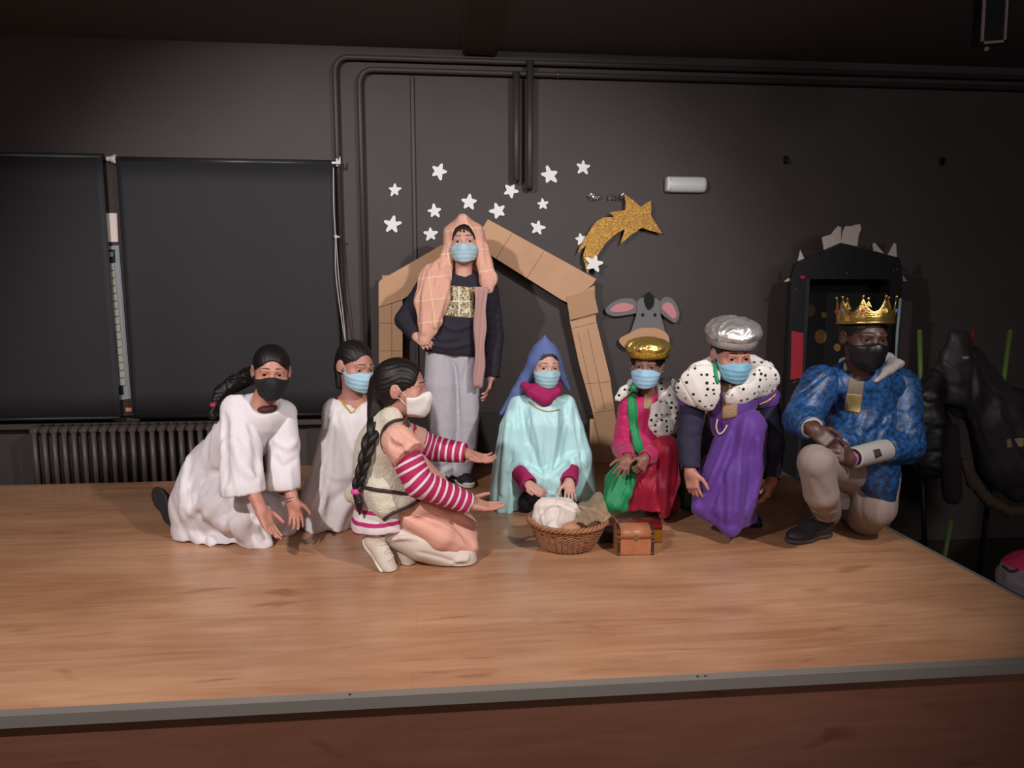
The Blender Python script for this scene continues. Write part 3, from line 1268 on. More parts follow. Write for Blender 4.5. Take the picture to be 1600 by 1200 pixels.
class Person:
    def __init__(self, base, label, skincol, name='person', h=0.0040):
        self.e = empty('person', base, label, 'person')
        self.skin = skin(name, skincol)
        self.F = Field()
        self.h = h
        self.name = name

    def head(self, u, v, Y, yaw=0, pitch=0, roll=0, s=1.0):
        self.c = PY(u, v, Y)
        self.R = euler(yaw, pitch, roll)
        self.s = s
        self.HF = Field()
        head_prims(self.HF, self.c, self.R, s)
        head_prims(self.F, self.c, self.R, s)
        return self

    def L(self, x, y, z):
        return self.c + self.R @ (np.array([x, y, z]) * self.s)

    def neck(self, chest, r=0.046):
        self.F.cap(self.L(0, -.022, -.055), chest, r * self.s, r * 1.15 * self.s, k=.03)
        return self

    def arm(self, sh, el, wr, r=(.046, .036, .026), k=.03):
        self.F.chain([sh, el, wr], list(r), k=.02)
        return self

    def build(self, colors=None):
        self.F.half((0, 0, .002), (0, 0, -1), k=.002)
        self.body = sdf_obj('body', self.F, self.h, self.skin, self.e)
        return self.body

    def eyes(self, iris='2a1a12', look=(0, 0), brow='2e2018', brow_w=.0030, lids=True):
        Mw = mat('eye_white', 'e6ded8', rough=0.2)
        Mi = mat('iris_' + iris, iris, rough=0.15)
        Mp = mat('pupil', '050404', rough=0.1)
        for sx in (-1, 1):
            ctr = self.L(sx * .031, .0715, 0)
            b = MB()
            r = .0132 * self.s
            d = nrm(np.array([look[0], 1.0, look[1]]))
            zx = nrm(np.cross(d, (0, 0, 1)))
            zz = np.cross(zx, d)
            n, m = 20, 14
            rings = []
            for j in range(m + 1):
                th = pi * j / m
                ring = []
                for i in range(n):
                    a = 2 * pi * i / n
                    q = d * cos(th) + (zx * cos(a) + zz * sin(a)) * sin(th)
                    ring.append(b.bm.verts.new(ctr + self.R @ (q * r)) if 0 < j < m or i == 0 else None)
                rings.append(ring)
            for j in range(m):
                b.mi = 2 if j < 1 else (1 if j < 3 else 0)
                for i in range(n):
                    i2 = (i + 1) % n
                    if j == 0:
                        b._f([rings[0][0], rings[1][i], rings[1][i2]], True)
                    elif j == m - 1:
                        b._f([rings[j][i], rings[m][0], rings[j][i2]], True)
                    else:
                        b._f([rings[j][i], rings[j + 1][i], rings[j + 1][i2], rings[j][i2]], True)
            b.build('eye', [Mw, Mi, Mp], self.body)
            # brow
            b = MB()
            pts, rs = [], []
            for t in np.linspace(0, 1, 7):
                o = self.L(sx * (.013 + .037 * t), .16, .0270 + .0018 * sin(t * 3.1) - .0045 * t * t)
                hpt = self.HF.march(o, self.R @ np.array([0, -1, 0]), tmax=0.2, t=0.0)
                if hpt is not None:
                    pts.append(hpt + self.R @ np.array([0, -.0006, 0]))
                    rs.append(brow_w * self.s * (0.55 + 0.6 * sin(pi * min(1, t + .15)) ** .7) * (1 - .5 * t))
            if len(pts) > 2:
                b.tube(pts, rs, n=6)
                b.build('eyebrow', mat('brow_' + brow, brow, rough=0.8), self.body)
        return self

    def mask(self, color, kind='surgical', loops=True, mname=None, loopcol=None, ymin=.006, low=0.0, bulge=1.0):
        s, c, R = self.s, self.c, self.R
        G = self.HF.copy()
        G.P = [q for q in G.P]
        G.ell(self.L(0, .080, -.045), np.array((.034, .032, .040)) * s, R, k=.03 * s)
        if kind != 'surgical':
            G.cap(self.L(0, .104, -.024), self.L(0, .098, -.075), .010 * s * bulge, .014 * s * bulge, k=.04 * s * bulge)
            G.ell(self.L(0, .058, -.082), np.array((.045, .042, .036)) * s, R, k=.03 * s)
        else:
            G.ell(self.L(0, .060, -.075), np.array((.047, .044, .046)) * s, R, k=.03 * s)
        base = G.ev
        cf, Rf = c.astype(f32), R.astype(f32)
        lw = low

        def reg(p):
            q = (p - cf) @ Rf / f32(s)
            x, y, z = q[:, 0], q[:, 1], q[:, 2]
            ax = np.abs(x)
            if kind == 'surgical':
                zt = -.008 - lw - .10 * ax - 1.5 * np.maximum(ax - .03, 0) ** 1.5
                zb = -.108 + .25 * ax
                yy = y - (.012 - .1 * (z + .05))
            else:
                zt = -.006 - lw - .28 * ax
                zb = -.114 + .45 * np.maximum(ax - .018, 0)
                yy = y - ymin
            return np.maximum.reduce([z - zt, zb - z, .5 * (-yy), ax - .078]) * f32(s)

        def dd(p):
            d = base(p) - f32(.0048 * s)
            if kind == 'surgical':
                z = ((p - cf) @ Rf)[:, 2] / f32(s)
                x = ((p - cf) @ Rf)[:, 0] / f32(s)
                d = d + f32(.0022 * s) * np.abs(((z * 48 + 20 * x * x + .3) % 1.0) - .5).astype(f32) * 2
            return d
        M = Field()
        bb = (np.asarray(self.L(0, .05, -.05)) - .13 * s, np.asarray(self.L(0, .05, -.05)) + .13 * s)
        M.add(dd, 0, 'u', bb)
        M.add(reg, .004 * s, 'i', None)
        self.MF = M
        m = mat(mname or 'mask_' + color, color, rough=0.75, bump=0.15, bscale=500)
        o = sdf_obj('face_mask', M, .0030, m, self.e, relax=1)
        if loops:
            lm = mat('loop_' + (loopcol or color), loopcol or color, rough=0.7)
            for sx in (-1, 1):
                for za, zb in ((-.026, .010), (-.078, -.028)) if kind == 'surgical' else ((-.028, .008), (-.062, -.030)):
                    pts = [self.L(sx * .058, .035, za)]
                    for t in np.linspace(0.1, 1, 6):
                        o_ = self.L(sx * .13, .035 - .035 * t, za + (zb - za) * t)
                        hp = self.HF.march(o_, self.R @ np.array([-sx, 0, 0]), tmax=.12, t=0.0)
                        if hp is not None:
                            pts.append(hp + self.R @ np.array([sx * .001, 0, 0]))
                    b = MB()
                    b.tube(pts, .0015 * s, n=5)
                    b.build('ear_loop', lm, o)
        return o

    def hair(self, color, pull=True, thick=.007, line=.0, part=False, h=.0040, curly=0.0, extra=None, name='hair', low=-.055):
        s, R, c = self.s, self.R, self.c
        cf, Rf = c.astype(f32), R.astype(f32)
        H = Field(amp=.004)
        H.ell(self.L(0, -.016, .028), np.array((.0735 + thick, .093 + thick, .081 + thick)) * s, R, k=0)
        H.ell(self.L(0, -.045, -.020), np.array((.062 + thick, .060 + thick, .065)) * s, R, k=.03 * s)
        # hairline: cut away the face and forehead
        H.ell(self.L(0, .105, -.040 - line), np.array((.064, .075, .108)) * s, R, k=.006 * s, op='s')
        H.ell(self.L(0, .060, -.075 - line), np.array((.110, .066, .080)) * s, R, k=.01 * s, op='s')
        for sx in (-1, 1):
            H.ell(self.L(sx * .085, -.004, -.012), np.array((.018, .022, .032)) * s, R, k=.008 * s, op='s')
        H.half(self.L(0, 0, low), R @ np.array([0, .25, -1.0]), k=.02 * s)
        if extra:
            extra(H, self.L)
        if curly:
            def dp(p):
                q = (p - cf) * f32(2 * pi / .016)
                return -f32(curly) * (np.sin(q[:, 0] + np.sin(q[:, 1])) * np.sin(q[:, 1] + np.sin(q[:, 2])) + np.sin(q[:, 2] + np.sin(q[:, 0])) * .6).astype(f32)
        else:
            def dp(p):
                q = (p - cf) @ Rf / f32(s)
                a = np.arctan2(q[:, 0], q[:, 2] + .02 + .3 * np.maximum(-q[:, 1], 0))
                return -f32(.0011) * np.sin(a * 38 + 3 * np.sin(q[:, 1] * 40)).astype(f32)
        H.disp = dp
        self.H = H
        m = mat('hair_' + color, color, rough=0.5, bump=0.25, bscale=60, aniso_bump=(6, 6, 1), spec=0.4)
        o = sdf_obj(name, H, h, m, self.e)
        return o


def braid(pts, r0, r1, color, parent, name='braid', turns=None):
    """three-strand plait along points"""
    C = [np.array(p) for p in smooth_pts(pts, 14)]
    seg = [0]
    for i in range(1, len(C)):
        seg.append(seg[-1] + np.linalg.norm(C[i] - C[i - 1]))
    Lt = seg[-1]
    b = MB()
    for k in range(3):
        P, RR = [], []
        for i, p in enumerate(C):
            t = nrm(C[min(i + 1, len(C) - 1)] - C[max(i - 1, 0)])
            sx = nrm(np.cross(t, CF))
            n = np.cross(sx, t)
            r = r0 + (r1 - r0) * seg[i] / Lt
            a = seg[i] / (r * 4.6) * 2 * pi * 0.5 + k * 2 * pi / 3
            P.append(p + sx * sin(a) * r * .62 + n * sin(2 * a) * r * .36)
            RR.append(r * .56)
        b.tube(P, RR, n=9)
    m = mat('hair_' + color, color, rough=0.5, bump=0.25, bscale=60, aniso_bump=(6, 6, 1), spec=0.4)
    return b.build(name, m, parent)


def mat_stripes(name, ca, cb, period, duty=.5, rough=.75, attr='along'):
    """woven stripes that follow an attribute (metres along the sleeve / down the shirt)"""
    m = mat(name, ca, rough=rough, bump=.12, bscale=400)
    nt = m.node_tree
    b = nt.nodes['Principled BSDF']
    a = nt.nodes.new('ShaderNodeAttribute')
    a.attribute_name = attr
    d = nt.nodes.new('ShaderNodeMath')
    d.operation = 'MULTIPLY'
    d.inputs[1].default_value = 1 / period
    f = nt.nodes.new('ShaderNodeMath')
    f.operation = 'FRACT'
    g = nt.nodes.new('ShaderNodeMath')
    g.operation = 'GREATER_THAN'
    g.inputs[1].default_value = duty
    mx = nt.nodes.new('ShaderNodeMix')
    mx.data_type = 'RGBA'
    mx.inputs[6].default_value = lin(ca)
    mx.inputs[7].default_value = lin(cb)
    nt.links.new(a.outputs['Fac'], d.inputs[0])
    nt.links.new(d.outputs[0], f.inputs[0])
    nt.links.new(f.outputs[0], g.inputs[0])
    nt.links.new(g.outputs[0], mx.inputs[0])
    nt.links.new(mx.outputs[2], b.inputs['Base Color'])
    return m


def mat_spots(name, base, spot, scale, size, rough=.9, bump=.5):
    m = mat(name, base, rough=rough, bump=bump, bscale=160, sheen=.3)
    nt = m.node_tree
    b = nt.nodes['Principled BSDF']
    tc = nt.nodes.new('ShaderNodeTexCoord')
    vo = nt.nodes.new('ShaderNodeTexVoronoi')
    vo.inputs['Scale'].default_value = scale
    vo.inputs['Randomness'].default_value = .4
    r = nt.nodes.new('ShaderNodeValToRGB')
    r.color_ramp.elements[0].position = size
    r.color_ramp.elements[0].color = lin(spot)
    r.color_ramp.elements[1].position = size + .04
    r.color_ramp.elements[1].color = lin(base)
    nt.links.new(tc.outputs['Object'], vo.inputs['Vector'])
    nt.links.new(vo.outputs['Distance'], r.inputs[0])
    nt.links.new(r.outputs[0], b.inputs['Base Color'])
    return m


def along(pts):
    """attribute: metres along a poly line, blended near the joints"""
    P = [np.asarray(p, float) for p in pts]

    def fn(V):
        W, out, s = np.zeros(len(V)), np.zeros(len(V)), 0
        for i in range(len(P) - 1):
            d = P[i + 1] - P[i]
            L = np.linalg.norm(d)
            t = (V - P[i]) @ d / (L * L)
            tc = np.clip(t, 0, 1)
            e = np.linalg.norm(V - P[i] - tc[:, None] * d, axis=1)
            tt = np.clip(t * L, -.2 if i == 0 else -.05, L + (.2 if i == len(P) - 2 else .05))
            w_ = 1 / (e ** 6 + 1e-12)
            out += w_ * (s + tt)
            W += w_
            s += L
        return out / W
    return fn


def trim_tube(F, uv, r, m, parent, name='trim', lift=.001, n=5, flat=None):
    pts = F.hits(uv, n, lift)
    if len(pts) < 2:
        return None
    b = MB()
    b.tube(pts, r, n=8)
    return b.build(name, m, parent)


def patch(F, uv, m, parent, name, off=.0015, nu=10, nv=14):
    """four-cornered cloth patch laid on a surface; uv corners tl,tr,br,bl"""
    tl, tr, br, bl = [np.array(q, float) for q in uv]
    P = []
    for i in range(nu + 1):
        row = []
        for j in range(nv + 1):
            a, b_ = i / nu, j / nv
            q = (tl * (1 - a) + tr * a) * (1 - b_) + (bl * (1 - a) + br * a) * b_
            h = F.hit(q[0], q[1])
            if h is None:
                return None
            row.append(h - nrm(ray(q[0], q[1])) * off)
        P.append(row)
    b = MB()
    b.grid(P, .002)
    return b.build(name, m, parent)


def shoe(parent, heel, d, sole_n, col, solecol, L=.21, lace=None, h=.004):
    """heel point at the sole, d toe direction, sole_n direction the sole faces"""
    y = nrm(d)
    z = -nrm(np.asarray(sole_n) - y * np.dot(sole_n, y))
    x = np.cross(y, z)
    R = np.stack([x, y, z], 1)

    def Q(a, b, c):
        return np.asarray(heel) + R @ (np.array([a, b, c]) * L / .24)
    k = L / .24
    S = Field()
    S.ell(Q(0, .045, .035), np.array((.034, .045, .034)) * k, R, k=0)
    S.ell(Q(0, .165, .028), np.array((.042, .075, .030)) * k, R, k=.03)
    S.ell(Q(0, .10, .045), np.array((.034, .070, .038)) * k, R, k=.03)
    S.cap(Q(0, .035, .04), Q(0, .030, .085), .034 * k, .036 * k, k=.02)
    S.cap(Q(0, .030, .06), Q(0, .028, .12), .020 * k, .027 * k, k=.006, op='s')
    S.half(Q(0, 0, .012), -z, k=.004)
    S.half((0, 0, .0015), (0, 0, -1), k=.002)
    o = sdf_obj('shoe', S, h, mat('shoe_' + col, col, rough=.6, bump=.1), parent)
    B = Field()
    B.ell(Q(0, .050, .010), np.array((.038, .052, .020)) * k, R, k=0)
    B.ell(Q(0, .165, .010), np.array((.046, .080, .020)) * k, R, k=.03)
    B.half(Q(0, 0, .018), z, k=.003)
    B.half(Q(0, 0, 0.001), -z, k=.003)
    B.half((0, 0, .001), (0, 0, -1), k=.002)
    sdf_obj('sole', B, h, mat('sole_' + solecol, solecol, rough=.7), o)
    b = MB()
    for j in range(4):
        yy = .085 + j * .022
        pts = []
        for t in np.linspace(-.9, .9, 7):
            o_ = Q(.03 * t, yy + .008 * t * (1 if j % 2 else -1), .2)
            hp = S.march(o_, -z, tmax=.3, t=0)
            if hp is not None:
                pts.append(hp + z * .0012)
        if len(pts) > 2:
            b.tube(pts, .0026 * k, n=5)
    b.build('laces', mat('lace_' + (lace or col), lace or col, rough=.8), o)
    return o


def garment(P, name, m, F, h=.005, parent=None, floor=True, **kw):
    if floor:
        F.half((0, 0, .004), (0, 0, -1), k=.003)
    return sdf_obj(name, F, h, m, parent or P.e, **kw)


def cloth_mat(name, c, rough=.75, **k):
    k.setdefault('bump', .12)
    return mat(name, c, rough=rough, bscale=350, **k)
# ---- girl in white robe with black mask (left)
def build_p1():
    P = Person(PZ(350, 850), 'person in white robe and black mask kneeling at far left, both hands reaching down', 'bf8471', 'p1')
    D = 2.98
    P.head(424, 579, D - .02, yaw=16, pitch=8, roll=4, s=.93)
    F = P.F
    chest = PY(405, 645, D + .02)
    P.neck(chest, .045)
    pel = PY(325, 760, D + .20)
    F.chain([chest, PY(360, 700, D + .12), pel], [.06, .07, .08], k=.05)
    sa, sb = PY(376, 652, D + .0), PY(440, 652, D + .06)
    ea, eb = PY(385, 745, D - .12), PY(446, 740, D + .0)
    wa, wb = PY(408, 797, D - .20), PY(458, 783, D - .06)
    F.cap(chest, sa, .035, .035, k=.03).cap(chest, sb, .035, .035, k=.03)
    P.arm(sa, ea, wa, (.034, .032, .022))
    P.arm(sb, eb, wb, (.034, .032, .022))
    hand_prims(F, wa, PY(430, 845, D - .24) - wa, (.75, -.35, .3), -1, curl=(.12, .15, .2, .25), thumb=.35, s=1.0)
    hand_prims(F, wb, PY(466, 826, D - .10) - wb, (-.15, -1, .25), -1, curl=(.25, .3, .3, .35), thumb=.0, s=.94, splay=.10)
    # legs folded under
    ka, kb = PY(385, 826, D - .0), PY(440, 812, D + .12)
    F.cap(pel, ka, .05, .03, k=.03).cap(pel, kb, .05, .03, k=.03)
    F.cap(ka, PY(285, 815, D + .24), .04, .03, k=.02)
    P.build()
    P.eyes(look=(.15, 0.05))
    P.mask('1b1a1e', 'cloth')
    P.hair('15100e', thick=.006, low=-.04, curly=0.0)
    # low tail of dark wavy hair going down the back
    T = Field(disp=folds(.03, (-.6, .2, -.5), .005, 3, along=.5, fine=.001), amp=.006)
    T.chain([P.L(0, -.085, -.02), PY(388, 588, D + .13), PY(366, 600, D + .13), PY(346, 612, D + .10), PY(336, 628, D + .05), PY(332, 650, D + .02)],
            [.036, .036, .034, .026, .012, .014], k=.02)
    sdf_obj('hair_tail', T, .004, MATS['hair_15100e'], P.e)
    b = MB()
    q = PY(333, 633, D + .035)
    b.lathe(q, [(.007, -.010), (.013, -.006), (.014, .0), (.013, .006), (.007, .010)], n=14, axis=(.35, .1, 1))
    b.build('hair_tie', mat('red_hair_tie', 'a8203a', rough=.6), P.e)

    # robe
    M = cloth_mat('white_robe_cloth', 'e0dade')
    R = Field(amp=.012)
    R.chain([PY(404, 650, D + .03), PY(372, 690, D + .09), PY(338, 745, D + .18)], [.098, .118, .135], k=.05)
    R.cap(PY(405, 648, D + .02), PY(370, 650, D + .0), .07, .056, k=.04)
    R.cap(PY(405, 648, D + .02), PY(443, 646, D + .06), .07, .054, k=.04)
    R.chain([PY(338, 740, D + .16), PY(322, 790, D + .16), PY(318, 822, D + .14)], [.13, .15, .13], k=.05)
    R.chain([PY(330, 770, D + .1), PY(385, 812, D - .02), PY(402, 838, D - .03)], [.12, .09, .058], k=.05)
    R.chain([PY(335, 770, D + .16), PY(430, 800, D + .10), PY(450, 822, D + .1)], [.12, .075, .045], k=.05)
    R.cap(PY(300, 835, D + .10), PY(410, 852, D - .03), .042, .022, k=.04)
    R.cap(PY(300, 832, D + .12), PY(290, 846, D + .07), .05, .03, k=.04)
    R.cap(PY(320, 850, D + .0), PY(420, 850, D - .05), .022, .016, k=.03)
    zmin = .004
    R.half((0, 0, zmin), (0, 0, -1), k=.004)
    # neck opening
    R.ell(PY(418, 625, D - .035), (.066, .075, .058), k=.012, op='s')
    R.disp = fsum(folds(.12, (.35, -.1, -1), .006, 5, sharp=.5, fine=.0004, along=.08), radial_folds(PY(350, 800, D + .1), 7, .006, 0, .42, 2))
    for f_, r_, dg in (([(330, 660), (318, 720), (300, 770), (300, 830)], .012, True),
                       ([(345, 745), (330, 775), (300, 800)], .013, False),
                       ([(350, 778), (320, 812), (330, 845)], .013, False),
                       ([(375, 785), (350, 815), (365, 850)], .012, True),
                       ([(300, 690), (288, 750), (283, 820)], .010, False),
                       ([(405, 800), (395, 830), (408, 852)], .010, True),
                       ([(345, 740), (322, 742), (305, 770)], .012, True)):
        R.fold(f_, r_, k=.03, dig=dg, sink=.1)
    sdf_obj('robe', R, .0055, M, P.e)
    # wide sleeves
    for (s0, s1, s2, c2, dr, nm) in (
            ((370, 640, D - .01), (376, 700, D - .08), (379, 765, D - .14), (382, 771, D - .15), (.12, -.05, -1), 'a'),
            ((440, 648, D + .05), (444, 695, D + .03), (443, 757, D - .03), (443, 764, D - .03), (.02, -.05, -1), 'b')):
        S = Field(amp=.010)
        wd = (.064, .080, .088) if nm == 'a' else (.060, .062, .068)
        S.chain([PY(*s0), PY(*s1), PY(*s2)], list(wd), k=.04, flat=((0, 1, 0), .72))
        S.half(PY(*c2), dr, k=.004)
        S.cap(PY(*s1), PY(*s2) + np.array(dr) * .12, .02, wd[2] - .012, k=.004, op='s', flat=((0, 1, 0), .72))
        S.disp = folds(.08, dr, .0045, 8 if nm == 'a' else 12, sharp=.5, fine=.0004, along=.06)
        if nm == 'a':
            S.fold([(350, 650), (352, 700), (350, 755)], .010, k=.03, dig=True)
            S.fold([(392, 665), (402, 700), (400, 745)], .012, k=.03, dig=True)
            S.fold([(365, 690), (380, 730), (402, 750)], .010, k=.03)
        else:
            S.fold([(432, 690), (450, 700), (462, 690)], .008, k=.02)
            S.fold([(430, 715), (442, 730), (462, 718)], .009, k=.02, dig=True)
        sdf_obj('sleeve', S, .0050, M, P.e)
    # undershirt neckline and strap
    U = Field()
    U.ell(PY(416, 638, D + .0), (.046, .055, .022), k=0)
    U.ell(PY(420, 618, D - .03), (.052, .06, .040), k=.006, op='s')
    sdf_obj('undershirt', U, .005, mat('maroon_shirt', '4a1a20', rough=.7), P.e)
    # bracelet on the right wrist of the picture
    b = MB()
    for dz in (0, .012):
        ax = nrm(PY(466, 826, D - .10) - wb)
        cpt = wb - ax * (.012 - dz)
        R_ = frame(ax)
        b.tube([cpt + R_[:, 0] * .0245 * cos(t) + R_[:, 2] * .021 * sin(t) for t in np.linspace(0, 2 * pi, 24, endpoint=False)], .0016, n=6, closed=True)
    b.build('bracelet', mat('black_cord', '1c1616', rough=.6), P.e)
    # shoe sole standing up behind
    shoe(P.e, PY(268, 818, D + .20), nrm(PY(247, 778, D + .27) - PY(268, 818, D + .20)), nrm(PY(236, 800, D + .1) - PY(256, 790, D + .2)), '1c1a1c', '262426', L=.20)


def build_p2():
    P = Person(PZ(515, 835), 'person in a draped white cloth and light blue mask kneeling behind the long braid', 'bb8474', 'p2')
    D = 3.24
    P.head(555, 570, D, yaw=42, pitch=14, roll=3, s=.98)
    F = P.F
    chest = PY(553, 640, D + .06)
    P.neck(chest, .042)
    pel = PY(535, 755, D + .12)
    F.chain([chest, PY(545, 700, D + .09), pel], [.075, .07, .08], k=.05)
    F.cap(PY(520, 634, D + .05), PY(595, 634, D + .08), .036, .036, k=.03)
    F.cap(pel, PY(520, 825, D - .03), .06, .045)
    F.cap(pel, PY(560, 822, D - .03), .06, .045)
    P.build()
    P.eyes(look=(.1, -.35))
    P.mask('a9cfe0')
    P.hair('1a1412', thick=.004, low=-.05, line=-.012)
    T = Field(amp=.002)
    T.chain([P.L(0, -.10, .0), P.L(0, -.115, -.05), P.L(0.01, -.08, -.13)], [.030, .028, .018], k=.02)
    sdf_obj('ponytail', T, .0045, MATS['hair_1a1412'], P.e)
    b = MB()
    b.sphere(P.L(-.082, -.004, -.036), .004, 8)
    b.build('earring', mat('white_pearl', 'f0ebe2', rough=.2), P.e)
    # maroon shirt
    U = Field()
    U.chain([PY(528, 632, D + .05), PY(552, 638, D + .05), PY(586, 632, D + .08)], [.036, .045, .036], k=.03)
    U.ell(PY(557, 612, D - .05), (.062, .09, .072), k=.006, op='s')
    garment(P, 'shirt', mat('maroon_shirt', '4a1a20', rough=.7), U)
    # white drape
    M = cloth_mat('white_drape_cloth', 'e6e0e2', rough=.7)
    R = Field(amp=.012)
    R.chain([PY(523, 640, D + .05), PY(553, 652, D + .03), PY(590, 640, D + .07)], [.052, .066, .05], k=.04)
    R.chain([PY(535, 660, D + .03), PY(528, 725, D + .01), PY(522, 780, D - .02)], [.085, .115, .145], k=.05)
    R.chain([PY(570, 660, D + .03), PY(570, 725, D + .02), PY(560, 790, D + .02)], [.085, .105, .12], k=.05)
    R.chain([PY(520, 780, D - .01), PY(505, 825, D - .06)], [.13, .10], k=.05)
    R.chain([PY(540, 790, D - .02), PY(530, 833, D - .09)], [.12, .05], k=.05)
    R.chain([PY(500, 800, D + .03), PY(478, 836, D + .0)], [.08, .035], k=.04)
    R.chain([PY(525, 820, D - .12), PY(523, 845, D - .17)], [.04, .016], k=.04)
    R.ell(PY(557, 612, D - .06), (.066, .10, .080), k=.008, op='s')
    R.ell(PY(553, 631, D - .09), (.042, .10, .058), k=.008, op='s')
    R.disp = fsum(folds(.12, (-.15, -.1, -1), .006, 21, sharp=.5, fine=.0004, along=.06), radial_folds(PY(535, 800, D + .08), 8, .007, 0, .45, 5))
    for f_, r_, dg in (([(520, 655), (515, 700), (505, 750), (512, 800)], .012, False),
                       ([(535, 650), (545, 690), (552, 730)], .010, False),
                       ([(500, 700), (490, 750), (476, 800)], .012, True),
                       ([(548, 745), (525, 745), (508, 735)], .014, False),
                       ([(545, 765), (520, 785), (505, 830)], .014, True),
                       ([(548, 785), (535, 805), (523, 840)], .010, False),
                       ([(500, 775), (490, 800), (488, 832)], .012, True)):
        R.fold(f_, r_, k=.03, dig=dg, sink=.1)
    o = garment(P, 'drape', M, R, .005)
    gold = mat('yellow_braid_trim', 'c9a648', rough=.6, bump=.4, bscale=300)
    trim_tube(R, [(519, 612), (527, 620), (537, 632), (549, 646)], .0045, gold, o)
    trim_tube(R, [(586, 612), (575, 622), (560, 636), (551, 645)], .0032, gold, o)


def build_p3():
    P = Person(PZ(640, 885), 'person with a long dark braid and fleece vest kneeling in profile, both arms held out', 'b98373', 'p3')
    D = 2.70
    P.head(628, 605, D, yaw=80, pitch=3, roll=0, s=.97)
    F = P.F
    chest = PY(612, 675, D + .03)
    P.neck(chest, .044)
    pel = PY(598, 815, D + .06)
    F.chain([chest, PY(600, 750, D + .05), pel], [.05, .06, .05], k=.05)
    sn, en, wn = PY(622, 690, D - .09), PY(655, 755, D - .13), PY(733, 787, D - .08)
    sf, ef, wf = PY(632, 680, D + .14), PY(672, 700, D + .18), PY(728, 708, D + .14)
    F.cap(chest, sn, .03, .028, k=.02).cap(chest, sf, .03, .028, k=.02)
    P.arm(sn, en, wn, (.028, .029, .0215))
    P.arm(sf, ef, wf, (.028, .029, .0205))
    hand_prims(F, wn, PY(782, 795, D - .07) - wn, (0.05, -.25, 1), -1, curl=(.10, .12, .15, .2), thumb=.45, s=1.0, splay=.05)
    hand_prims(F, wf, PY(768, 722, D + .12) - wf, (.1, -.35, 1), 1, curl=(.25, .3, .3, .32), thumb=.4, s=.96, splay=.05)
    kn, kf = PY(722, 874, D - .02), PY(705, 850, D + .13)
    F.cap(pel, kn, .055, .04, k=.03).cap(pel, kf, .055, .04, k=.03)
    P.build()
    P.eyes(look=(0, -.25))
    P.mask('e6dfd8', 'cloth', low=.004, ymin=.034, bulge=.35)
    P.hair('17100f', thick=.008, low=-.075, h=.0038, line=-.012)
    T = Field(amp=.002)
    T.chain([P.L(0, -.085, .01), P.L(.0, -.095, -.04), PY(583, 668, D - .02)], [.045, .040, .024], k=.03)
    T.disp = lambda p: -.0012 * np.sin(((p - P.c) @ P.R)[:, 0] * 300)
    sdf_obj('gathered_hair', T, .004, MATS['hair_17100f'], P.e)
    braid([PY(590, 655, D - .03), PY(577, 690, D - .085), PY(568, 725, D - .09), PY(557, 765, D - .075)], .027, .019, '17100f', P.e)
    b = MB()
    b.lathe(PY(556, 768, D - .078), [(.010, -.012), (.018, -.006), (.019, .004), (.012, .012)], n=14)
    b.build('hair_tie', mat('pink_hair_tie', 'd8479a', rough=.6), P.e)
    T = Field(disp=folds(.012, (0, 0, -1), .002, 4, along=.1), amp=.002)
    T.chain([PY(557, 772, D - .08), PY(561, 785, D - .085), PY(562, 803, D - .085)], [.013, .015, .004], k=.01)
    sdf_obj('braid_tail', T, .003, MATS['hair_17100f'], P.e)
    # striped jersey: skirted hem
    J = Field(amp=.004)
    J.chain([PY(605, 750, D + .05), PY(597, 800, D + .04), PY(594, 818, D + .03)], [.10, .105, .112], k=.03, flat=((0, 1, 0), 1.15))
    J.half(PY(595, 831, D), (0.02, -.2, -1), k=.004)
    J.disp = folds(.09, (0, 0, -1), .003, 31, sharp=.4, along=.1)
    zz = float(PY(595, 831, D - .1)[2])
    Ms = mat_stripes('white_magenta_stripe_jersey', 'd9d0cf', 'b01b60', .044, .66)
    garment(P, 'jersey', Ms, J, .0045, attrs={'along': lambda V: (zz - V[:, 2]) * -1 + .004 + .10})
    # sleeves
    Mst = mat_stripes('magenta_white_stripe_sleeve', 'ad1a58', 'dccfcf', .030, .70)
    for (s_, e_, w_, nm) in ((sn, en, wn, 0), (sf, ef, wf, 1)):
        S = Field(amp=.003)
        S.chain([s_ + (e_ - s_) * .15, e_, w_], [.058, .055, .040], k=.03)
        S.half(w_ + nrm(w_ - e_) * .0, nrm(w_ - e_), k=.004)
        S.cap(w_ - nrm(w_ - e_) * .02, w_ + nrm(w_ - e_) * .05, .033, k=.003, op='s')
        S.disp = folds(.035, np.cross(w_ - e_, (0, 1, 0)), .002, 33 + nm, sharp=.5, along=.15)
        garment(P, 'sleeve', Mst, S, .0038, attrs={'along': along([s_, e_, w_])})
    # peach shoulder cap
    M = cloth_mat('peach_cotton', 'dba392', rough=.8)
    for (c_, t_, r_) in ((sn, PY(640, 712, D - .13), .060), (sf, PY(655, 690, D + .16), .052)):
        S = Field(amp=.004)
        S.chain([c_, t_], [r_ + .003, r_ + .007], k=.02)
        S.half(t_ + nrm(t_ - c_) * .002, t_ - c_, k=.004)
        S.disp = folds(.05, t_ - c_, .0025, 36, sharp=.5, fine=.0006, along=.3)
        S.fold([(608, 680), (625, 690), (640, 705)], .008, k=.015, sink=0)
        S.fold([(612, 692), (622, 700), (640, 692)], .008, k=.015, dig=True, sink=0)
        garment(P, 'shoulder_frill', M, S, .004)
    # fleece vest
    Mv = mat('cream_fleece', 'cfc6b4', rough=.95, bump=1.0, bscale=110, sheen=.3, var=.06, vscale=30)
    V = Field(amp=.006)
    V.chain([PY(607, 665, D + .03), PY(598, 700, D + .03), PY(598, 750, D + .04), PY(602, 772, D + .04)], [.082, .105, .112, .108], k=.04, flat=((0, 1, 0), 1.12))
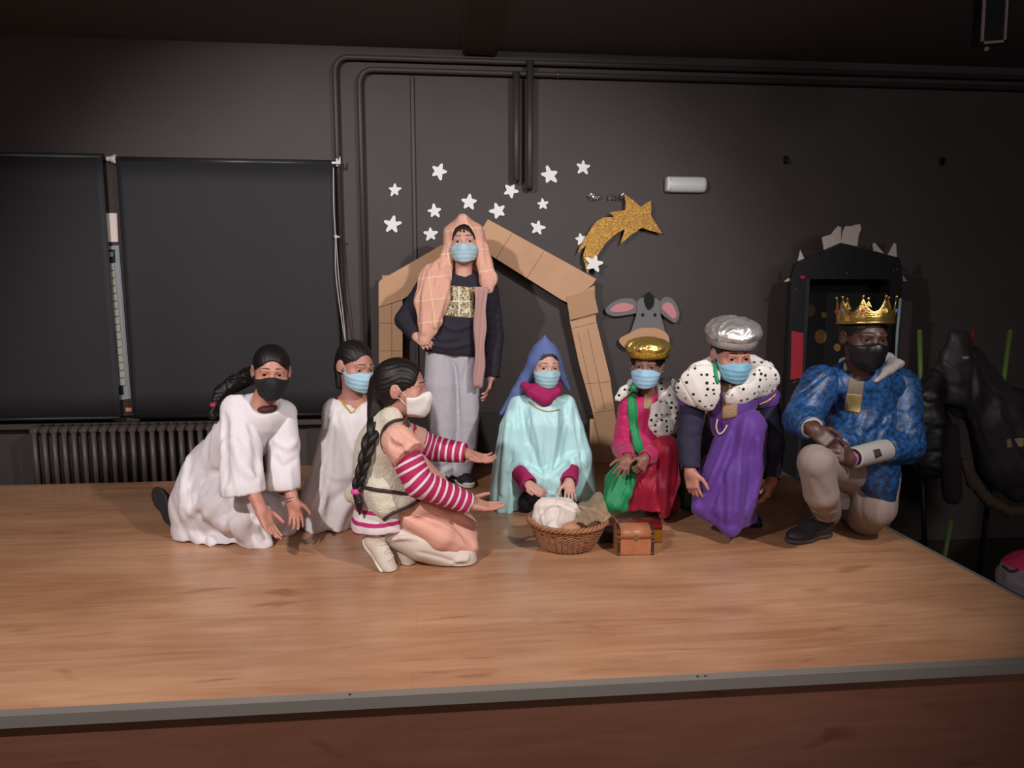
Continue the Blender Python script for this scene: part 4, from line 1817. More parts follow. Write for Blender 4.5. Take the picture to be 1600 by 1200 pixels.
    V.chain([PY(612, 655, D - .05), PY(604, 672, D - .02)], [.045, .06], k=.03)
    V.chain([PY(622, 700, D + .02), PY(635, 750, D + .03), PY(640, 766, D + .0)], [.08, .075, .06], k=.04)
    V.chain([PY(600, 770, D - .05), PY(602, 792, D - .08), PY(601, 804, D - .09)], [.07, .042, .016], k=.03)
    V.chain([PY(600, 775, D - .05), PY(630, 784, D - .07), PY(654, 775, D - .06)], [.06, .035, .012], k=.03)
    V.cap(PY(590, 775, D + .05), PY(552, 772, D + .03), .06, .035, k=.03)
    V.ell(P.L(0.0, -.01, -.13), (.052, .06, .055), k=.01, op='s')
    V.cap(PY(625, 692, D - .10), PY(630, 700, D - .24), .055, .064, k=.008, op='s')
    V.disp = fsum(folds(.10, (0.1, 0, -1), .003, 38, sharp=.4, along=.2), lambda p: .0012 * np.sin(p[:, 0] * 420 + 2 * np.sin(p[:, 2] * 300)) * np.sin(p[:, 2] * 390 + 2 * np.sin(p[:, 0] * 210)))
    o = garment(P, 'fleece_vest', Mv, V, .0042)
    Mt = mat('dark_brown_binding', '3a2524', rough=.7, bump=.3, bscale=300)
    trim_tube(V, [(556, 757), (580, 764), (610, 768), (640, 772), (655, 768)], .0075, Mt, o)
    trim_tube(V, [(597, 814), (612, 802), (635, 793), (655, 780), (663, 773)], .0075, Mt, o)
    b = MB()
    c0 = PY(622, 690, D - .125)
    rx, rz, n = .064, .074, 26
    tt = np.linspace(radians(35), radians(262), n)
    pts = []
    for t in tt:
        q = c0 + np.array([rx * cos(t), 0, rz * sin(t)])
        hp = V.march(q + np.array([0, -.2, 0]), (0, 1, 0), tmax=.5, t=0)
        if hp is not None:
            pts.append(hp + np.array([0, -.001, 0]))
    if len(pts) > 3:
        b.tube(pts, .0065, n=8)
        b.build('armhole_binding', Mt, o)
    # apron over the thighs
    A = Field(amp=.008)
    A.chain([PY(640, 745, D + .03), PY(668, 795, D + .05), PY(715, 832, D + .06)], [.07, .085, .075], k=.05)
    A.chain([PY(650, 805, D - .02), PY(690, 836, D - .04), PY(728, 856, D + .0)], [.07, .062, .048], k=.04)
    A.chain([PY(690, 800, D + .10), PY(722, 825, D + .10)], [.06, .055], k=.04)
    A.chain([PY(648, 728, D + .04), PY(672, 765, D + .05), PY(700, 800, D + .06)], [.055, .072, .07], k=.04)
    A.cap(PY(645, 790, D + .0), PY(740, 880, D), .02, .02, k=.01)
    A.half(PY(650, 842, D - .04), (-.5, -.25, -1), k=.008)
    A.disp = folds(.085, (1, -.1, -.6), .0055, 41, sharp=.55, fine=.0005, along=.12)
    for f_, r_, dg in (([(655, 812), (685, 806), (715, 825), (738, 850)], .012, True),
                       ([(665, 790), (700, 800), (735, 815)], .012, False),
                       ([(690, 775), (712, 790), (735, 800)], .012, True),
                       ([(650, 775), (680, 790), (700, 810)], .010, False)):
        A.fold(f_, r_, k=.025, dig=dg, sink=.1)
    garment(P, 'apron', M, A, .0045)
    # leggings
    Ml = cloth_mat('cream_leggings', 'cfc2b6', rough=.6)
    G = Field(amp=.003)
    hip = PY(605, 832, D + .01)
    G.chain([PY(610, 826, D + .01), PY(660, 848, D - .02), kn + np.array([0, 0, .004])], [.062, .070, .058], k=.03)
    G.chain([PY(612, 818, D + .1), PY(665, 838, D + .12), kf], [.06, .066, .056], k=.03)
    G.chain([PY(722, 878, D - .02), PY(680, 870, D + .00), PY(648, 862, D + .03)], [.052, .042, .030], k=.015)
    G.chain([PY(705, 856, D + .13), PY(640, 850, D + .16)], [.05, .04], k=.015)
    G.disp = folds(.09, (1, 0, -.3), .0012, 43, sharp=.4, along=.2)
    G.fold([(650, 862), (690, 872), (724, 884)], .007, k=.008, dig=True, sink=.2)
    for q in range(3):
        G.fold([(606 + q * 9, 846 - q * 3), (622 + q * 9, 840), (632 + q * 10, 842)], .006, k=.012, sink=.2)
        G.fold([(706 + q * 7, 880 - q * 3), (720 + q * 4, 874 + q), (732, 868 + q * 3)], .005, k=.010, sink=.2)
    garment(P, 'leggings', Ml, G, .0045)
    shoe(P.e, PY(567, 842, D - .02), PY(606, 897, D - .07) - PY(567, 842, D - .02), (-1, .5, -.6), 'cdc2b4', 'dcd4c8', L=.20)
    shoe(P.e, PY(606, 850, D + .06), PY(640, 893, D - .02) - PY(606, 850, D + .06), (-1, .6, -.7), 'b8a894', 'cfc6ba', L=.18)
def build_p4():
    P = Person(PZ(715, 762), 'person standing in navy sweatshirt and grey joggers with a peach scarf over the head', 'd8a595', 'p4')
    D = 3.86
    P.head(725, 378, D, yaw=-3, pitch=2, roll=-2, s=1.04)
    F = P.F
    chest = PY(722, 455, D + .03)
    P.neck(chest, .047)
    pel = PY(705, 555, D + .03)
    F.chain([chest, PY(712, 500, D + .03), pel], [.07, .07, .065], k=.05)
    sa, ea, wa = PY(668, 447, D + .02), PY(634, 500, D + .04), PY(650, 524, D - .06)
    sb, eb, wb = PY(762, 452, D + .03), PY(772, 525, D + .05), PY(768, 588, D - .0)
    F.cap(chest, sa, .05, .04, k=.03).cap(chest, sb, .05, .04, k=.03)
    P.arm(sa, ea, wa, (.04, .036, .025))
    P.arm(sb, eb, wb, (.04, .036, .025))
    hand_prims(F, wa, PY(668, 538, D - .12) - wa, (.45, .3, -.6), 1, curl=(.75, .8, .85, .9), thumb=.6, s=1.02)
    hand_prims(F, wb, PY(764, 622, D - .03) - wb, (-1, .25, 0), 1, curl=(.25, .3, .35, .4), thumb=.25, s=1.08)
    la, lb = PY(688, 570, D + .03), PY(727, 570, D + .03)
    ka, kb = PY(692, 660, D + .01), PY(732, 655, D + .02)
    fa, fb = PZ(690, 758) + np.array([0, .02, .10]), PZ(722, 757) + np.array([0, .03, .10])
    F.chain([la, ka, fa], [.05, .045, .035], k=.01)
    F.chain([lb, kb, fb], [.05, .045, .035], k=.01)
    P.build()
    P.eyes(look=(0, 0), brow='4a3428')
    P.mask('b5d6e2')
    P.hair('1c1512', thick=.010, line=-.004, low=-.02)
    # fringe
    b = MB()
    for k in range(13):
        t = (k - 6) / 6
        o_ = P.L(.052 * t, .05, .088)
        pts = []
        for j in range(5):
            a = j / 4
            q = P.L(.052 * t + .006 * a * (1 if k % 2 else -1), .2, .095 - .050 * a * (1 - .3 * abs(t)))
            hp = P.HF.march(q, P.R @ np.array([0, -1, 0]), tmax=.3, t=0)
            if hp is not None:
                pts.append(hp + P.R @ np.array([0, .006, 0]))
        if len(pts) > 2:
            b.tube(pts, [.010 * (1 - .75 * i / (len(pts) - 1)) for i in range(len(pts))], n=6)
    b.build('fringe', MATS['hair_1c1512'], P.e)
    # trousers
    M = cloth_mat('light_grey_jersey', 'bfbcc4', rough=.85, var=.03, vscale=60)
    T = Field(amp=.006)
    T.chain([PY(690, 552, D + .03), PY(689, 600, D + .02), PY(692, 665, D + .01), PY(692, 715, D + .0), fa + np.array([0, 0, -.03])], [.086, .094, .080, .068, .056], k=.02)
    T.chain([PY(724, 552, D + .03), PY(728, 600, D + .03), PY(731, 655, D + .02), PY(726, 715, D + .02), fb + np.array([0, 0, -.03])], [.078, .078, .066, .060, .054], k=.02)
    T.disp = folds(.11, (0, 0, -1), .0035, 50, sharp=.4, fine=.0005, along=.1)
    T.fold([(697, 558), (710, 572), (714, 600), (716, 640)], .008, k=.015, dig=True, sink=0)
    T.fold([(735, 560), (728, 580), (722, 610)], .008, k=.02, dig=True, sink=-.1)
    for q in ((672, 722, 705, 716), (670, 735, 708, 730), (672, 700, 700, 690), (712, 705, 740, 700), (710, 722, 738, 716)):
        T.fold([(q[0], q[1]), ((q[0] + q[2]) / 2, (q[1] + q[3]) / 2 + 4), (q[2], q[3])], .008, k=.02, sink=.2)
    T.half(fa + np.array([0, 0, -.055]), (0, 0, -1), k=.004)
    garment(P, 'joggers', M, T, .005)
    # sweatshirt
    Mn = cloth_mat('navy_sweatshirt_fleece', '2a2733', rough=.85)
    S = Field(amp=.006)
    S.chain([PY(722, 450, D + .03), PY(716, 495, D + .02), PY(706, 538, D + .02)], [.115, .128, .125], k=.04, flat=((0, 1, 0), .82))
    S.cap(PY(700, 450, D + .02), PY(668, 455, D + .02), .075, .058, k=.03)
    S.cap(PY(735, 450, D + .03), PY(758, 458, D + .03), .08, .058, k=.03)
    S.cap(PY(700, 500, D + .02), PY(690, 540, D + .02), .105, .105, k=.04, flat=((0, 1, 0), .9))
    S.cap(PY(728, 500, D + .02), PY(722, 542, D + .02), .10, .10, k=.04, flat=((0, 1, 0), .9))
    S.half(PY(706, 552, D), (-.12, 0, -1), k=.006)
    S.ell(PY(724, 420, D - .01), (.060, .075, .045), k=.008, op='s')
    S.disp = folds(.09, (.5, 0, -1), .003, 52, sharp=.5, fine=.0005, along=.15)
    for f_ in ([(668, 520), (690, 530), (715, 528)], [(670, 535), (700, 543), (735, 536)], [(690, 505), (712, 515), (735, 508)]):
        S.fold(f_, .008, k=.02, sink=.2)
    garment(P, 'sweatshirt', Mn, S, .005)
    for (s_, e_, w_, nm, rr) in ((sa, ea, wa, 0, (.060, .058, .040)), (sb, eb, wb, 1, (.060, .054, .044))):
        G = Field(amp=.004)
        G.chain([s_, e_, w_], list(rr), k=.03)
        ax = nrm(w_ - e_)
        G.half(w_ + ax * .005, ax, k=.004)
        G.cap(w_ - ax * .01, w_ + ax * .05, .031, k=.003, op='s')
        G.disp = folds(.045, np.cross(w_ - s_, (0, 1, 0)), .003, 54 + nm, sharp=.5, along=.2, fine=.0004)
        garment(P, 'sleeve', Mn, G, .0045)
    # gold print of four blocks on the chest
    Mg = print_mat()
    patch(S, [(697, 446), (742, 449), (742, 497), (690, 493)], Mg, P.e, 'chest_print')
    # scarf: draped over the head, hanging in two lengths
    M = plaid_mat('peach_scarf_cloth', 'e6ae98', 'f5d0b0')
    H = Field(amp=.004)
    H.ell(P.L(.0, -.018, .035), np.array((.086, .105, .088)) * P.s, P.R, k=0)
    H.cap(P.L(0, .03, .118), P.L(0, -.06, .10), .022, .02, k=.04)
    H.chain([P.L(.070, .0, .05), P.L(.076, .01, -.03), PY(694, 418, D - .01), PY(672, 440, D - .03)], [.03, .032, .045, .05], k=.04)
    H.chain([P.L(-.070, .0, .05), P.L(-.088, .015, -.03), PY(757, 415, D - .01), PY(760, 440, D - .03)], [.034, .038, .042, .04], k=.04)
    H.chain([P.L(0, -.07, .0), PY(722, 430, D + .11)], [.07, .08], k=.05)
    H.chain([PY(700, 436, D + .10), PY(745, 436, D + .10)], [.06, .06], k=.04)
    # left length to the hand
    H.chain([PY(676, 432, D - .05), PY(668, 470, D - .08), PY(668, 505, D - .09), PY(662, 533, D - .10)], [.062, .066, .044, .016], k=.04, flat=((.1, 1, 0), .45))
    H.chain([PY(690, 430, D - .06), PY(688, 465, D - .10), PY(680, 500, D - .11), PY(664, 530, D - .11)], [.045, .044, .034, .014], k=.03, flat=((-.2, 1, 0), .45))
    # right fold beside the chest
    H.chain([PY(757, 410, D - .05), PY(764, 435, D - .08), PY(762, 450, D - .08)], [.036, .040, .030], k=.03, flat=((0, 1, 0), .55))
    # opening of the hood
    H.ell(P.L(0, .085, -.005), np.array((.063, .11, .092)) * P.s, P.R, k=.008, op='s')
    H.chain([P.L(0, .10, .075), P.L(0, .10, .098)], [.030, .006], k=.010, op='s')
    H.chain([P.L(-.0, .09, -.07), PY(722, 470, D - .20)], [.058, .075], k=.008, op='s')
    H.ell(P.L(0, -.014, .005), np.array((.078, .096, .10)) * P.s, P.R, k=.005, op='s')
    H.cap(P.L(0, .0, -.10), P.L(0, .02, -.17), .062, .075, k=.006, op='s')
    H.disp = folds(.075, (.05, .1, -1), .0042, 57, sharp=.6, fine=.0004, along=.08)
    for f_, r_, dg in (([(697, 385), (690, 420), (678, 460), (672, 500)], .008, True), ([(686, 405), (665, 440), (660, 490), (662, 520)], .008, False),
                       ([(757, 370), (762, 400), (766, 440)], .007, True), ([(702, 440), (692, 475), (680, 510)], .006, False)):
        H.fold(f_, r_, k=.02, dig=dg, sink=.1)
    o = sdf_obj('head_scarf', H, .0042, M, P.e)
    # dark flat length hanging on the right
    b = MB()
    G = []
    for i in range(9):
        row = []
        for j in range(25):
            v = 448 + (606 - 448) * j / 24
            u0, u1 = 741 + 1.5 * sin(j * .5), 761 - 5 * (j / 24) + 1.2 * sin(j * .7 + 1)
            u = u0 + (u1 - u0) * i / 8
            row.append(PY(u, v, D - .125 + .006 * sin(i * 1.1 + j * .2) + .02 * j / 24))
        G.append(row)
    b.grid(G, .004)
    sc = b.build('scarf_end', mat('dusty_pink_scarf_back', 'bd9490', rough=.8, bump=.1, bscale=300), P.e)
    sc['label'] = 'dull pink wrong side of the scarf hanging straight down'
    # shoes
    for (h_, t_) in ((PZ(690, 752), PZ(688, 776)), (PZ(712, 748), PZ(742, 768))):
        d = t_ - h_
        s_ = shoe(P.e, h_ + np.array([0, 0, .0015]), d, (0, 0, -1), '23232b', 'e6e2dc', L=.235, lace='ece8e4', h=.004)
        B = Field()
        y = nrm(d)
        x = np.cross(y, (0, 0, 1))
        B.ell(h_ + y * .205 + np.array([0, 0, .020]), (.036, .036, .022), np.stack([x, y, np.array([0, 0, 1.])], 1), k=0)
        B.half(h_ + np.array([0, 0, .016]), (0, 0, -1), k=.002)
        sdf_obj('toe_cap', B, .004, mat('white_rubber', 'e2ddd6', rough=.5), s_)


def print_mat():
    m = mat('gold_photo_print', 'b6a878', rough=.45)
    nt = m.node_tree
    b = nt.nodes['Principled BSDF']
    tc = nt.nodes.new('ShaderNodeTexCoord')
    mp = nt.nodes.new('ShaderNodeMapping')
    mp.inputs['Scale'].default_value = (1, 1, .8)
    n = nt.nodes.new('ShaderNodeTexNoise')
    n.inputs['Scale'].default_value = 85
    n.inputs['Detail'].default_value = 2
    n.inputs['Distortion'].default_value = 1.5
    nt.links.new(tc.outputs['Generated'], mp.inputs[0])
    nt.links.new(tc.outputs['Object'], n.inputs['Vector'])
    r = nt.nodes.new('ShaderNodeValToRGB')
    for p, c in ((.0, '2e2822'), (.42, '4a4030'), (.5, 'b09a5c'), (.60, 'e6deC0')):
        e = r.color_ramp.elements.new(p)
        e.color = lin(c)
    r.color_ramp.elements.remove(r.color_ramp.elements[0])
    r.color_ramp.elements.remove(r.color_ramp.elements[-1])
    nt.links.new(n.outputs['Fac'], r.inputs[0])
    # block joints
    sp = nt.nodes.new('ShaderNodeSeparateXYZ')
    nt.links.new(tc.outputs['Generated'], sp.inputs[0])
    last = r.outputs[0]
    for ax, k in (('X', 2), ('Z', 2.0)):
        mu = nt.nodes.new('ShaderNodeMath')
        mu.operation = 'MULTIPLY'
        mu.inputs[1].default_value = k
        nt.links.new(sp.outputs[ax], mu.inputs[0])
        fr = nt.nodes.new('ShaderNodeMath')
        fr.operation = 'FRACT'
        nt.links.new(mu.outputs[0], fr.inputs[0])
        lt = nt.nodes.new('ShaderNodeMath')
        lt.operation = 'LESS_THAN'
        lt.inputs[1].default_value = .07
        nt.links.new(fr.outputs[0], lt.inputs[0])
        mx = nt.nodes.new('ShaderNodeMix')
        mx.data_type = 'RGBA'
        mx.inputs[7].default_value = lin('e8e2cc')
        nt.links.new(lt.outputs[0], mx.inputs[0])
        nt.links.new(last, mx.inputs[6])
        last = mx.outputs[2]
    nt.links.new(last, b.inputs['Base Color'])
    return m


def plaid_mat(name, c, line):
    m = mat(name, c, rough=.7, bump=.1, bscale=350)
    nt = m.node_tree
    b = nt.nodes['Principled BSDF']
    tc = nt.nodes.new('ShaderNodeTexCoord')
    mp = nt.nodes.new('ShaderNodeMapping')
    mp.inputs['Rotation'].default_value = (0, .12, 0)
    nt.links.new(tc.outputs['Object'], mp.inputs[0])
    sp = nt.nodes.new('ShaderNodeSeparateXYZ')
    nt.links.new(mp.outputs[0], sp.inputs[0])
    outs = []
    for ax, off in (('X', .03), ('Z', .055)):
        a = nt.nodes.new('ShaderNodeMath')
        a.operation = 'MULTIPLY_ADD'
        a.inputs[1].default_value = 1 / .115
        a.inputs[2].default_value = 50 + off
        nt.links.new(sp.outputs[ax], a.inputs[0])
        f = nt.nodes.new('ShaderNodeMath')
        f.operation = 'FRACT'
        nt.links.new(a.outputs[0], f.inputs[0])
        l = nt.nodes.new('ShaderNodeMath')
        l.operation = 'LESS_THAN'
        l.inputs[1].default_value = .045
        nt.links.new(f.outputs[0], l.inputs[0])
        outs.append(l.outputs[0])
    s = nt.nodes.new('ShaderNodeMath')
    s.operation = 'MAXIMUM'
    nt.links.new(outs[0], s.inputs[0])
    nt.links.new(outs[1], s.inputs[1])
    mx = nt.nodes.new('ShaderNodeMix')
    mx.data_type = 'RGBA'
    mx.inputs[6].default_value = lin(c)
    mx.inputs[7].default_value = lin(line)
    nt.links.new(s.outputs[0], mx.inputs[0])
    nt.links.new(mx.outputs[2], b.inputs['Base Color'])
    return m
def build_p5():
    P = Person(PZ(850, 815), 'person in blue hood and pale turquoise satin cape kneeling behind the basket', 'cf9f90', 'p5')
    D = 3.42
    P.head(852, 570, D, yaw=8, pitch=8, roll=2, s=.92)
    F = P.F
    chest = PY(850, 645, D + .04)
    P.neck(chest, .042)
    pel = PY(845, 760, D + .10)
    F.chain([chest, PY(848, 700, D + .08), pel], [.075, .075, .08], k=.05)
    sa, ea, wa = PY(812, 640, D + .03), PY(800, 725, D - .02), PY(826, 757, D - .17)
    sb, eb, wb = PY(878, 645, D + .06), PY(894, 712, D + .03), PY(889, 753, D - .17)
    F.cap(chest, sa, .04, .034, k=.03).cap(chest, sb, .04, .034, k=.03)
    P.arm(sa, ea, wa, (.034, .031, .022))
    P.arm(sb, eb, wb, (.034, .031, .022))
    hand_prims(F, wa, PY(846, 772, D - .22) - wa, (.1, -.6, .9), 1, curl=(.2, .25, .3, .3), thumb=.4, s=.86, splay=.06)
    hand_prims(F, wb, PY(892, 778, D - .24) - wb, (0, .75, -.6), -1, curl=(.3, .35, .4, .4), thumb=.25, s=.86, splay=.12)
    # trousered thighs
    P.build()
    Lg = Field()
    for u0, u1 in ((832, 824), (870, 878)):
        Lg.chain([PY(u0, 765, D + .04), PZ(u1, 800) + np.array([0, 0, .045])], [.055, .045], k=.02)
    garment(P, 'trousers', mat('black_trousers', '17161a', rough=.8), Lg, .006)
    P.eyes(look=(.1, -.2), iris='33241a', brow='3c2a20', brow_w=.0024)
    P.mask('a8d4de')
    P.hair('2a1d16', thick=.004, line=-.002, low=-.06)
    # hood
    Mh = cloth_mat('periwinkle_hood_cloth', '5f70a8', rough=.8)
    H = Field(amp=.003)
    H.ell(P.L(0, -.022, .030), np.array((.084, .100, .090)) * P.s, P.R, k=0)
    H.cap(P.L(.01, -.01, .10), P.L(.015, -.0, .152), .035, .008, k=.04)
    H.chain([P.L(.064, .0, .01), PY(822, 590, D + .03), PY(808, 614, D + .04), PY(784, 646, D + .07)], [.026, .032, .030, .012], k=.04)
    H.chain([P.L(-.066, .01, .01), PY(879, 590, D + .02), PY(888, 607, D + .03)], [.020, .018, .010], k=.03)
    H.chain([P.L(0, -.08, -.02), PY(848, 615, D + .12)], [.07, .075], k=.04)
    H.ell(P.L(-.004, .075, -.012), np.array((.060, .11, .083)) * P.s, P.R, k=.006, op='s')
    H.ell(P.L(0, -.014, .0), np.array((.076, .094, .086)) * P.s, P.R, k=.004, op='s')
    H.chain([P.L(-.0, .06, -.05), PY(848, 640, D - .06)], [.055, .095], k=.008, op='s')
    H.disp = folds(.10, (-.3, 0, -1), .0015, 61, sharp=.5, along=.1)
    sdf_obj('hood', H, .0040, Mh, P.e)
    # magenta sweatshirt collar and sleeves
    Mm = cloth_mat('magenta_sweatshirt', 'a51c5c', rough=.85)
    C = Field(amp=.003)
    C.chain([PY(820, 603, D - .0), PY(832, 613, D - .05), PY(852, 622, D - .075), PY(868, 612, D - .05), PY(872, 600, D + .02)], [.022, .027, .034, .026, .02], k=.02)
    C.chain([PY(845, 612, D - .03), PY(850, 630, D - .03)], [.05, .04], k=.03)
    C.ell(P.L(0, .01, -.11), (.052, .06, .05), P.R, k=.008, op='s')
    C.disp = folds(.04, (1, 0, -.3), .002, 62, sharp=.5, along=.2)
    C.fold([(828, 600), (845, 612), (868, 608)], .006, k=.01, dig=True, sink=0)
    garment(P, 'collar', Mm, C, .004)
    for (s_, e_, w_, n_) in ((sa, ea, wa, 0), (sb, eb, wb, 1)):
        G = Field(amp=.003)
        ax = nrm(w_ - e_)
        G.chain([s_, e_, w_ + ax * .01], [.040, .042, .043], k=.03)
        G.half(w_ + ax * .004, ax, k=.004)
        G.cap(w_ - ax * .01, w_ + ax * .05, .031, k=.003, op='s')
        garment(P, 'sleeve', Mm, G, .0045)
    # satin cape
    M = mat('turquoise_satin', 'bbe8ea', rough=.40, bump=.05, bscale=300, sheen=.2, spec=.45)
    R = Field(amp=.010)
    R.cap(PY(850, 640, D + .01), PY(848, 660, D + .01), .085, .10, k=.04)
    R.chain([PY(812, 632, D + .03), PY(803, 670, D + .0), PY(798, 720, D - .01), PY(793, 770, D - .02), PY(786, 815, D - .06)], [.050, .070, .084, .092, .075], k=.04)
    R.chain([PY(884, 632, D + .03), PY(890, 670, D + .02), PY(900, 715, D + .01), PY(906, 765, D + .02)], [.048, .068, .080, .084], k=.04)
    R.chain([PY(848, 665, D - .0), PY(848, 715, D - .02)], [.105, .10], k=.05)
    R.chain([PY(850, 720, D + .12), PY(850, 800, D + .16)], [.14, .16], k=.05)
    # cloth over the forearms, meeting in the middle
    R.chain([PY(808, 738, D - .04), PY(828, 745, D - .10), PY(850, 752, D - .13)], [.055, .042, .034], k=.03)
    R.chain([PY(900, 722, D - .04), PY(880, 735, D - .10), PY(862, 750, D - .13)], [.050, .038, .034], k=.03)
    R.chain([PY(858, 745, D - .12), PY(862, 775, D - .13), PY(866, 800, D - .12)], [.040, .040, .034], k=.03)
    # hollow under the left front, hem lines
    R.chain([PY(830, 792, D - .30), PY(828, 800, D - .03)], [.052, .050], k=.008, op='s')
    R.cap(PY(830, 830, D - .30), PY(828, 835, D - .03), .06, .06, k=.008, op='s')
    R.half(PY(918, 779, D), (.12, 0, -1), k=.004)
    R.P[-1] = (lambda p, f=R.P[-1][0], x0=float(PY(876, 780, D - .1)[0]): np.where(p[:, 0] > x0, f(p), -1).astype(f32), .004, 'i', None)
    R.ell(PY(848, 608, D - .05), (.078, .10, .055), k=.008, op='s')
    R.disp = fsum(folds(.085, (-.05, 0, -1), .0048, 65, sharp=.6, along=.04), radial_folds(PY(848, 760, D + .1), 7, .006, 0, .55, 7))
    for f_, r_, dg in (([(812, 625), (820, 670), (835, 710), (848, 745)], .012, True),
                       ([(830, 640), (842, 690), (852, 740)], .009, False),
                       ([(885, 630), (878, 680), (865, 740)], .012, True),
                       ([(870, 640), (868, 680), (860, 735)], .008, False),
                       ([(795, 640), (790, 700), (785, 770)], .010, False),
                       ([(805, 650), (800, 700), (798, 740)], .010, True),
                       ([(898, 640), (905, 690), (915, 750)], .010, True),
                       ([(795, 735), (812, 722), (835, 738), (850, 748)], .012, False),
                       ([(905, 708), (885, 722), (865, 742)], .011, False),
                       ([(778, 740), (776, 780), (772, 815)], .010, True),
                       ([(800, 760), (798, 790), (792, 815)], .009, False),
                       ([(858, 755), (860, 780), (862, 800)], .007, True),
                       ([(872, 750), (874, 775), (878, 795)], .008, False)):
        R.fold(f_, r_ * .9, k=.018, dig=dg, sink=.1)
    o = garment(P, 'satin_cape', M, R, .0045)
    trim_tube(R, [(826, 628), (840, 638), (856, 643), (874, 640)], .0035, mat('gold_piping', 'c09a58', rough=.4, metal=.3), o)
def build_p6():
    P = Person(PZ(1005, 800), 'person in gold turban, pink tunic and red satin skirt kneeling below the donkey head', '85584a', 'p6')
    D = 3.50 - .32
    P.head(1011, 570, D, yaw=-22, pitch=3, roll=2, s=.93)
    F = P.F
    chest = PY(1010, 645, D + .05)
    P.neck(chest, .040)
    pel = PY(1012, 745, D + .08)
    F.chain([chest, PY(1010, 700, D + .06), pel], [.06, .065, .065], k=.05)
    sa, ea, wa = PY(982, 632, D + .03), PY(974, 700, D + .02), PY(980, 716, D - .14)
    sb, eb, wb = PY(1040, 630, D + .04), PY(1034, 700, D - .0), PY(1008, 716, D - .15)
    F.cap(chest, sa, .03, .028, k=.03).cap(chest, sb, .03, .028, k=.03)
    P.arm(sa, ea, wa, (.028, .028, .020))
    P.arm(sb, eb, wb, (.028, .028, .020))
    hand_prims(F, wa, PY(968, 748, D - .22) - wa, (-.25, -.8, .55), 1, curl=(.05, .10, .12, .15), thumb=-.1, s=.86, splay=.16)
    hand_prims(F, wb, PY(997, 742, D - .20) - wb, (-.5, .5, -.5), -1, curl=(1.0, 1.05, 1.1, 1.1), thumb=.6, s=.84)
    P.build()
    P.eyes(look=(0, 0), iris='1c120c', brow='15100d')
    P.mask('9cc6e0')
    P.hair('0e0b0a', thick=.012, low=-.02, curly=.0022, h=.0036)
    # gold turban with sequin band
    G = Field(amp=.003)
    c = P.L(0, -.008, .088)
    G.ell(c, np.array((.112, .118, .048)) * P.s, P.R, k=0)
    G.ell(P.L(0, -.008, .060), np.array((.100, .112, .034)) * P.s, P.R, k=.01)
    G.ell(P.L(0, -.008, .030), np.array((.085, .100, .038)) * P.s, P.R, k=.004, op='s')
    G.disp = folds(.05, (1, .3, .2), .007, 71, sharp=.6, fine=.0012, along=.4)
    G.amp = .007
    Mg = mat('gold_lame', 'd8b866', rough=.34, metal=.8, bump=.9, bscale=45)
    o = sdf_obj('turban', G, .0038, Mg, P.e)
    band(P, .058, .100, .112, .016, mat('gold_sequins', 'b58a34', rough=.28, metal=.9, bump=1.0, bscale=420), o)
    # tunic
    M = mat('magenta_satin', 'b81d5e', rough=.55, bump=.08, bscale=300, sheen=.2, spec=.35)
    T = Field(amp=.006)
    T.chain([PY(1010, 640, D + .04), PY(1006, 690, D + .03), PY(1008, 745, D + .02)], [.085, .095, .105], k=.04, flat=((0, 1, 0), .9))
    T.cap(PY(1005, 634, D + .04), PY(983, 640, D + .03), .058, .046, k=.04)
    T.cap(PY(1015, 634, D + .04), PY(1040, 640, D + .04), .058, .046, k=.04)
    T.ell(P.L(0, -.005, -.125), (.050, .055, .04), k=.008, op='s')
    T.half(PY(1008, 765, D), (0, 0, -1), k=.004)
    T.disp = folds(.085, (0, 0, -1), .0032, 73, sharp=.5, along=.06)
    ot = garment(P, 'tunic', M, T, .0045)
    for (s_, e_, w_, n_, rr) in ((sa, ea, wa, 0, (.046, .052, .034)), (sb, eb, wb, 1, (.046, .048, .034))):
        S = Field(amp=.004)
        ax = nrm(w_ - e_)
        S.chain([s_, e_, w_], list(rr), k=.03)
        S.half(w_, ax, k=.004)
        S.cap(w_ - ax * .01, w_ + ax * .05, .026, k=.003, op='s')
        S.disp = folds(.045, np.cross(w_ - s_, (0, 1, 0)), .003, 74 + n_, sharp=.5, along=.15)
        garment(P, 'sleeve', M, S, .0042)
    patch(T, [(1007, 616), (1019, 616), (1017, 640), (1005, 639)], mat('gold_embroidery', 'a98a6a', rough=.45, metal=.4, bump=.8, bscale=300), ot, 'embroidery')
    # red skirt
    Mr = mat('red_satin', '9c1232', rough=.52, bump=.06, bscale=300, sheen=.1, spec=.35)
    K = Field(amp=.008)
    K.chain([PY(1005, 735, D + .05), PY(1040, 702, D - .08)], [.085, .060], k=.04)
    K.chain([PY(1040, 704, D - .08), PY(1046, 750, D - .09), PY(1036, 800, D - .13)], [.058, .046, .030], k=.04)
    K.chain([PY(1005, 725, D - .0), PY(1000, 765, D - .04), PY(985, 790, D - .06)], [.08, .082, .04], k=.05)
    K.chain([PY(1022, 722, D - .05), PY(1020, 762, D - .09), PY(1018, 790, D - .09)], [.06, .060, .045], k=.04)
    K.cap(PY(1000, 775, D + .06), PY(1040, 785, D + .05), .08, .07, k=.04)
    K.half(PY(1000, 797, D - .09), (.10, 0, -1), k=.004)
    K.P[-1] = (lambda p, f=K.P[-1][0], x0=float(PY(1028, 790, D - .1)[0]): np.where(p[:, 0] < x0, f(p), -1).astype(f32), .004, 'i', None)
    K.disp = folds(.10, (-.25, 0, -1), .004, 76, sharp=.5, along=.05)
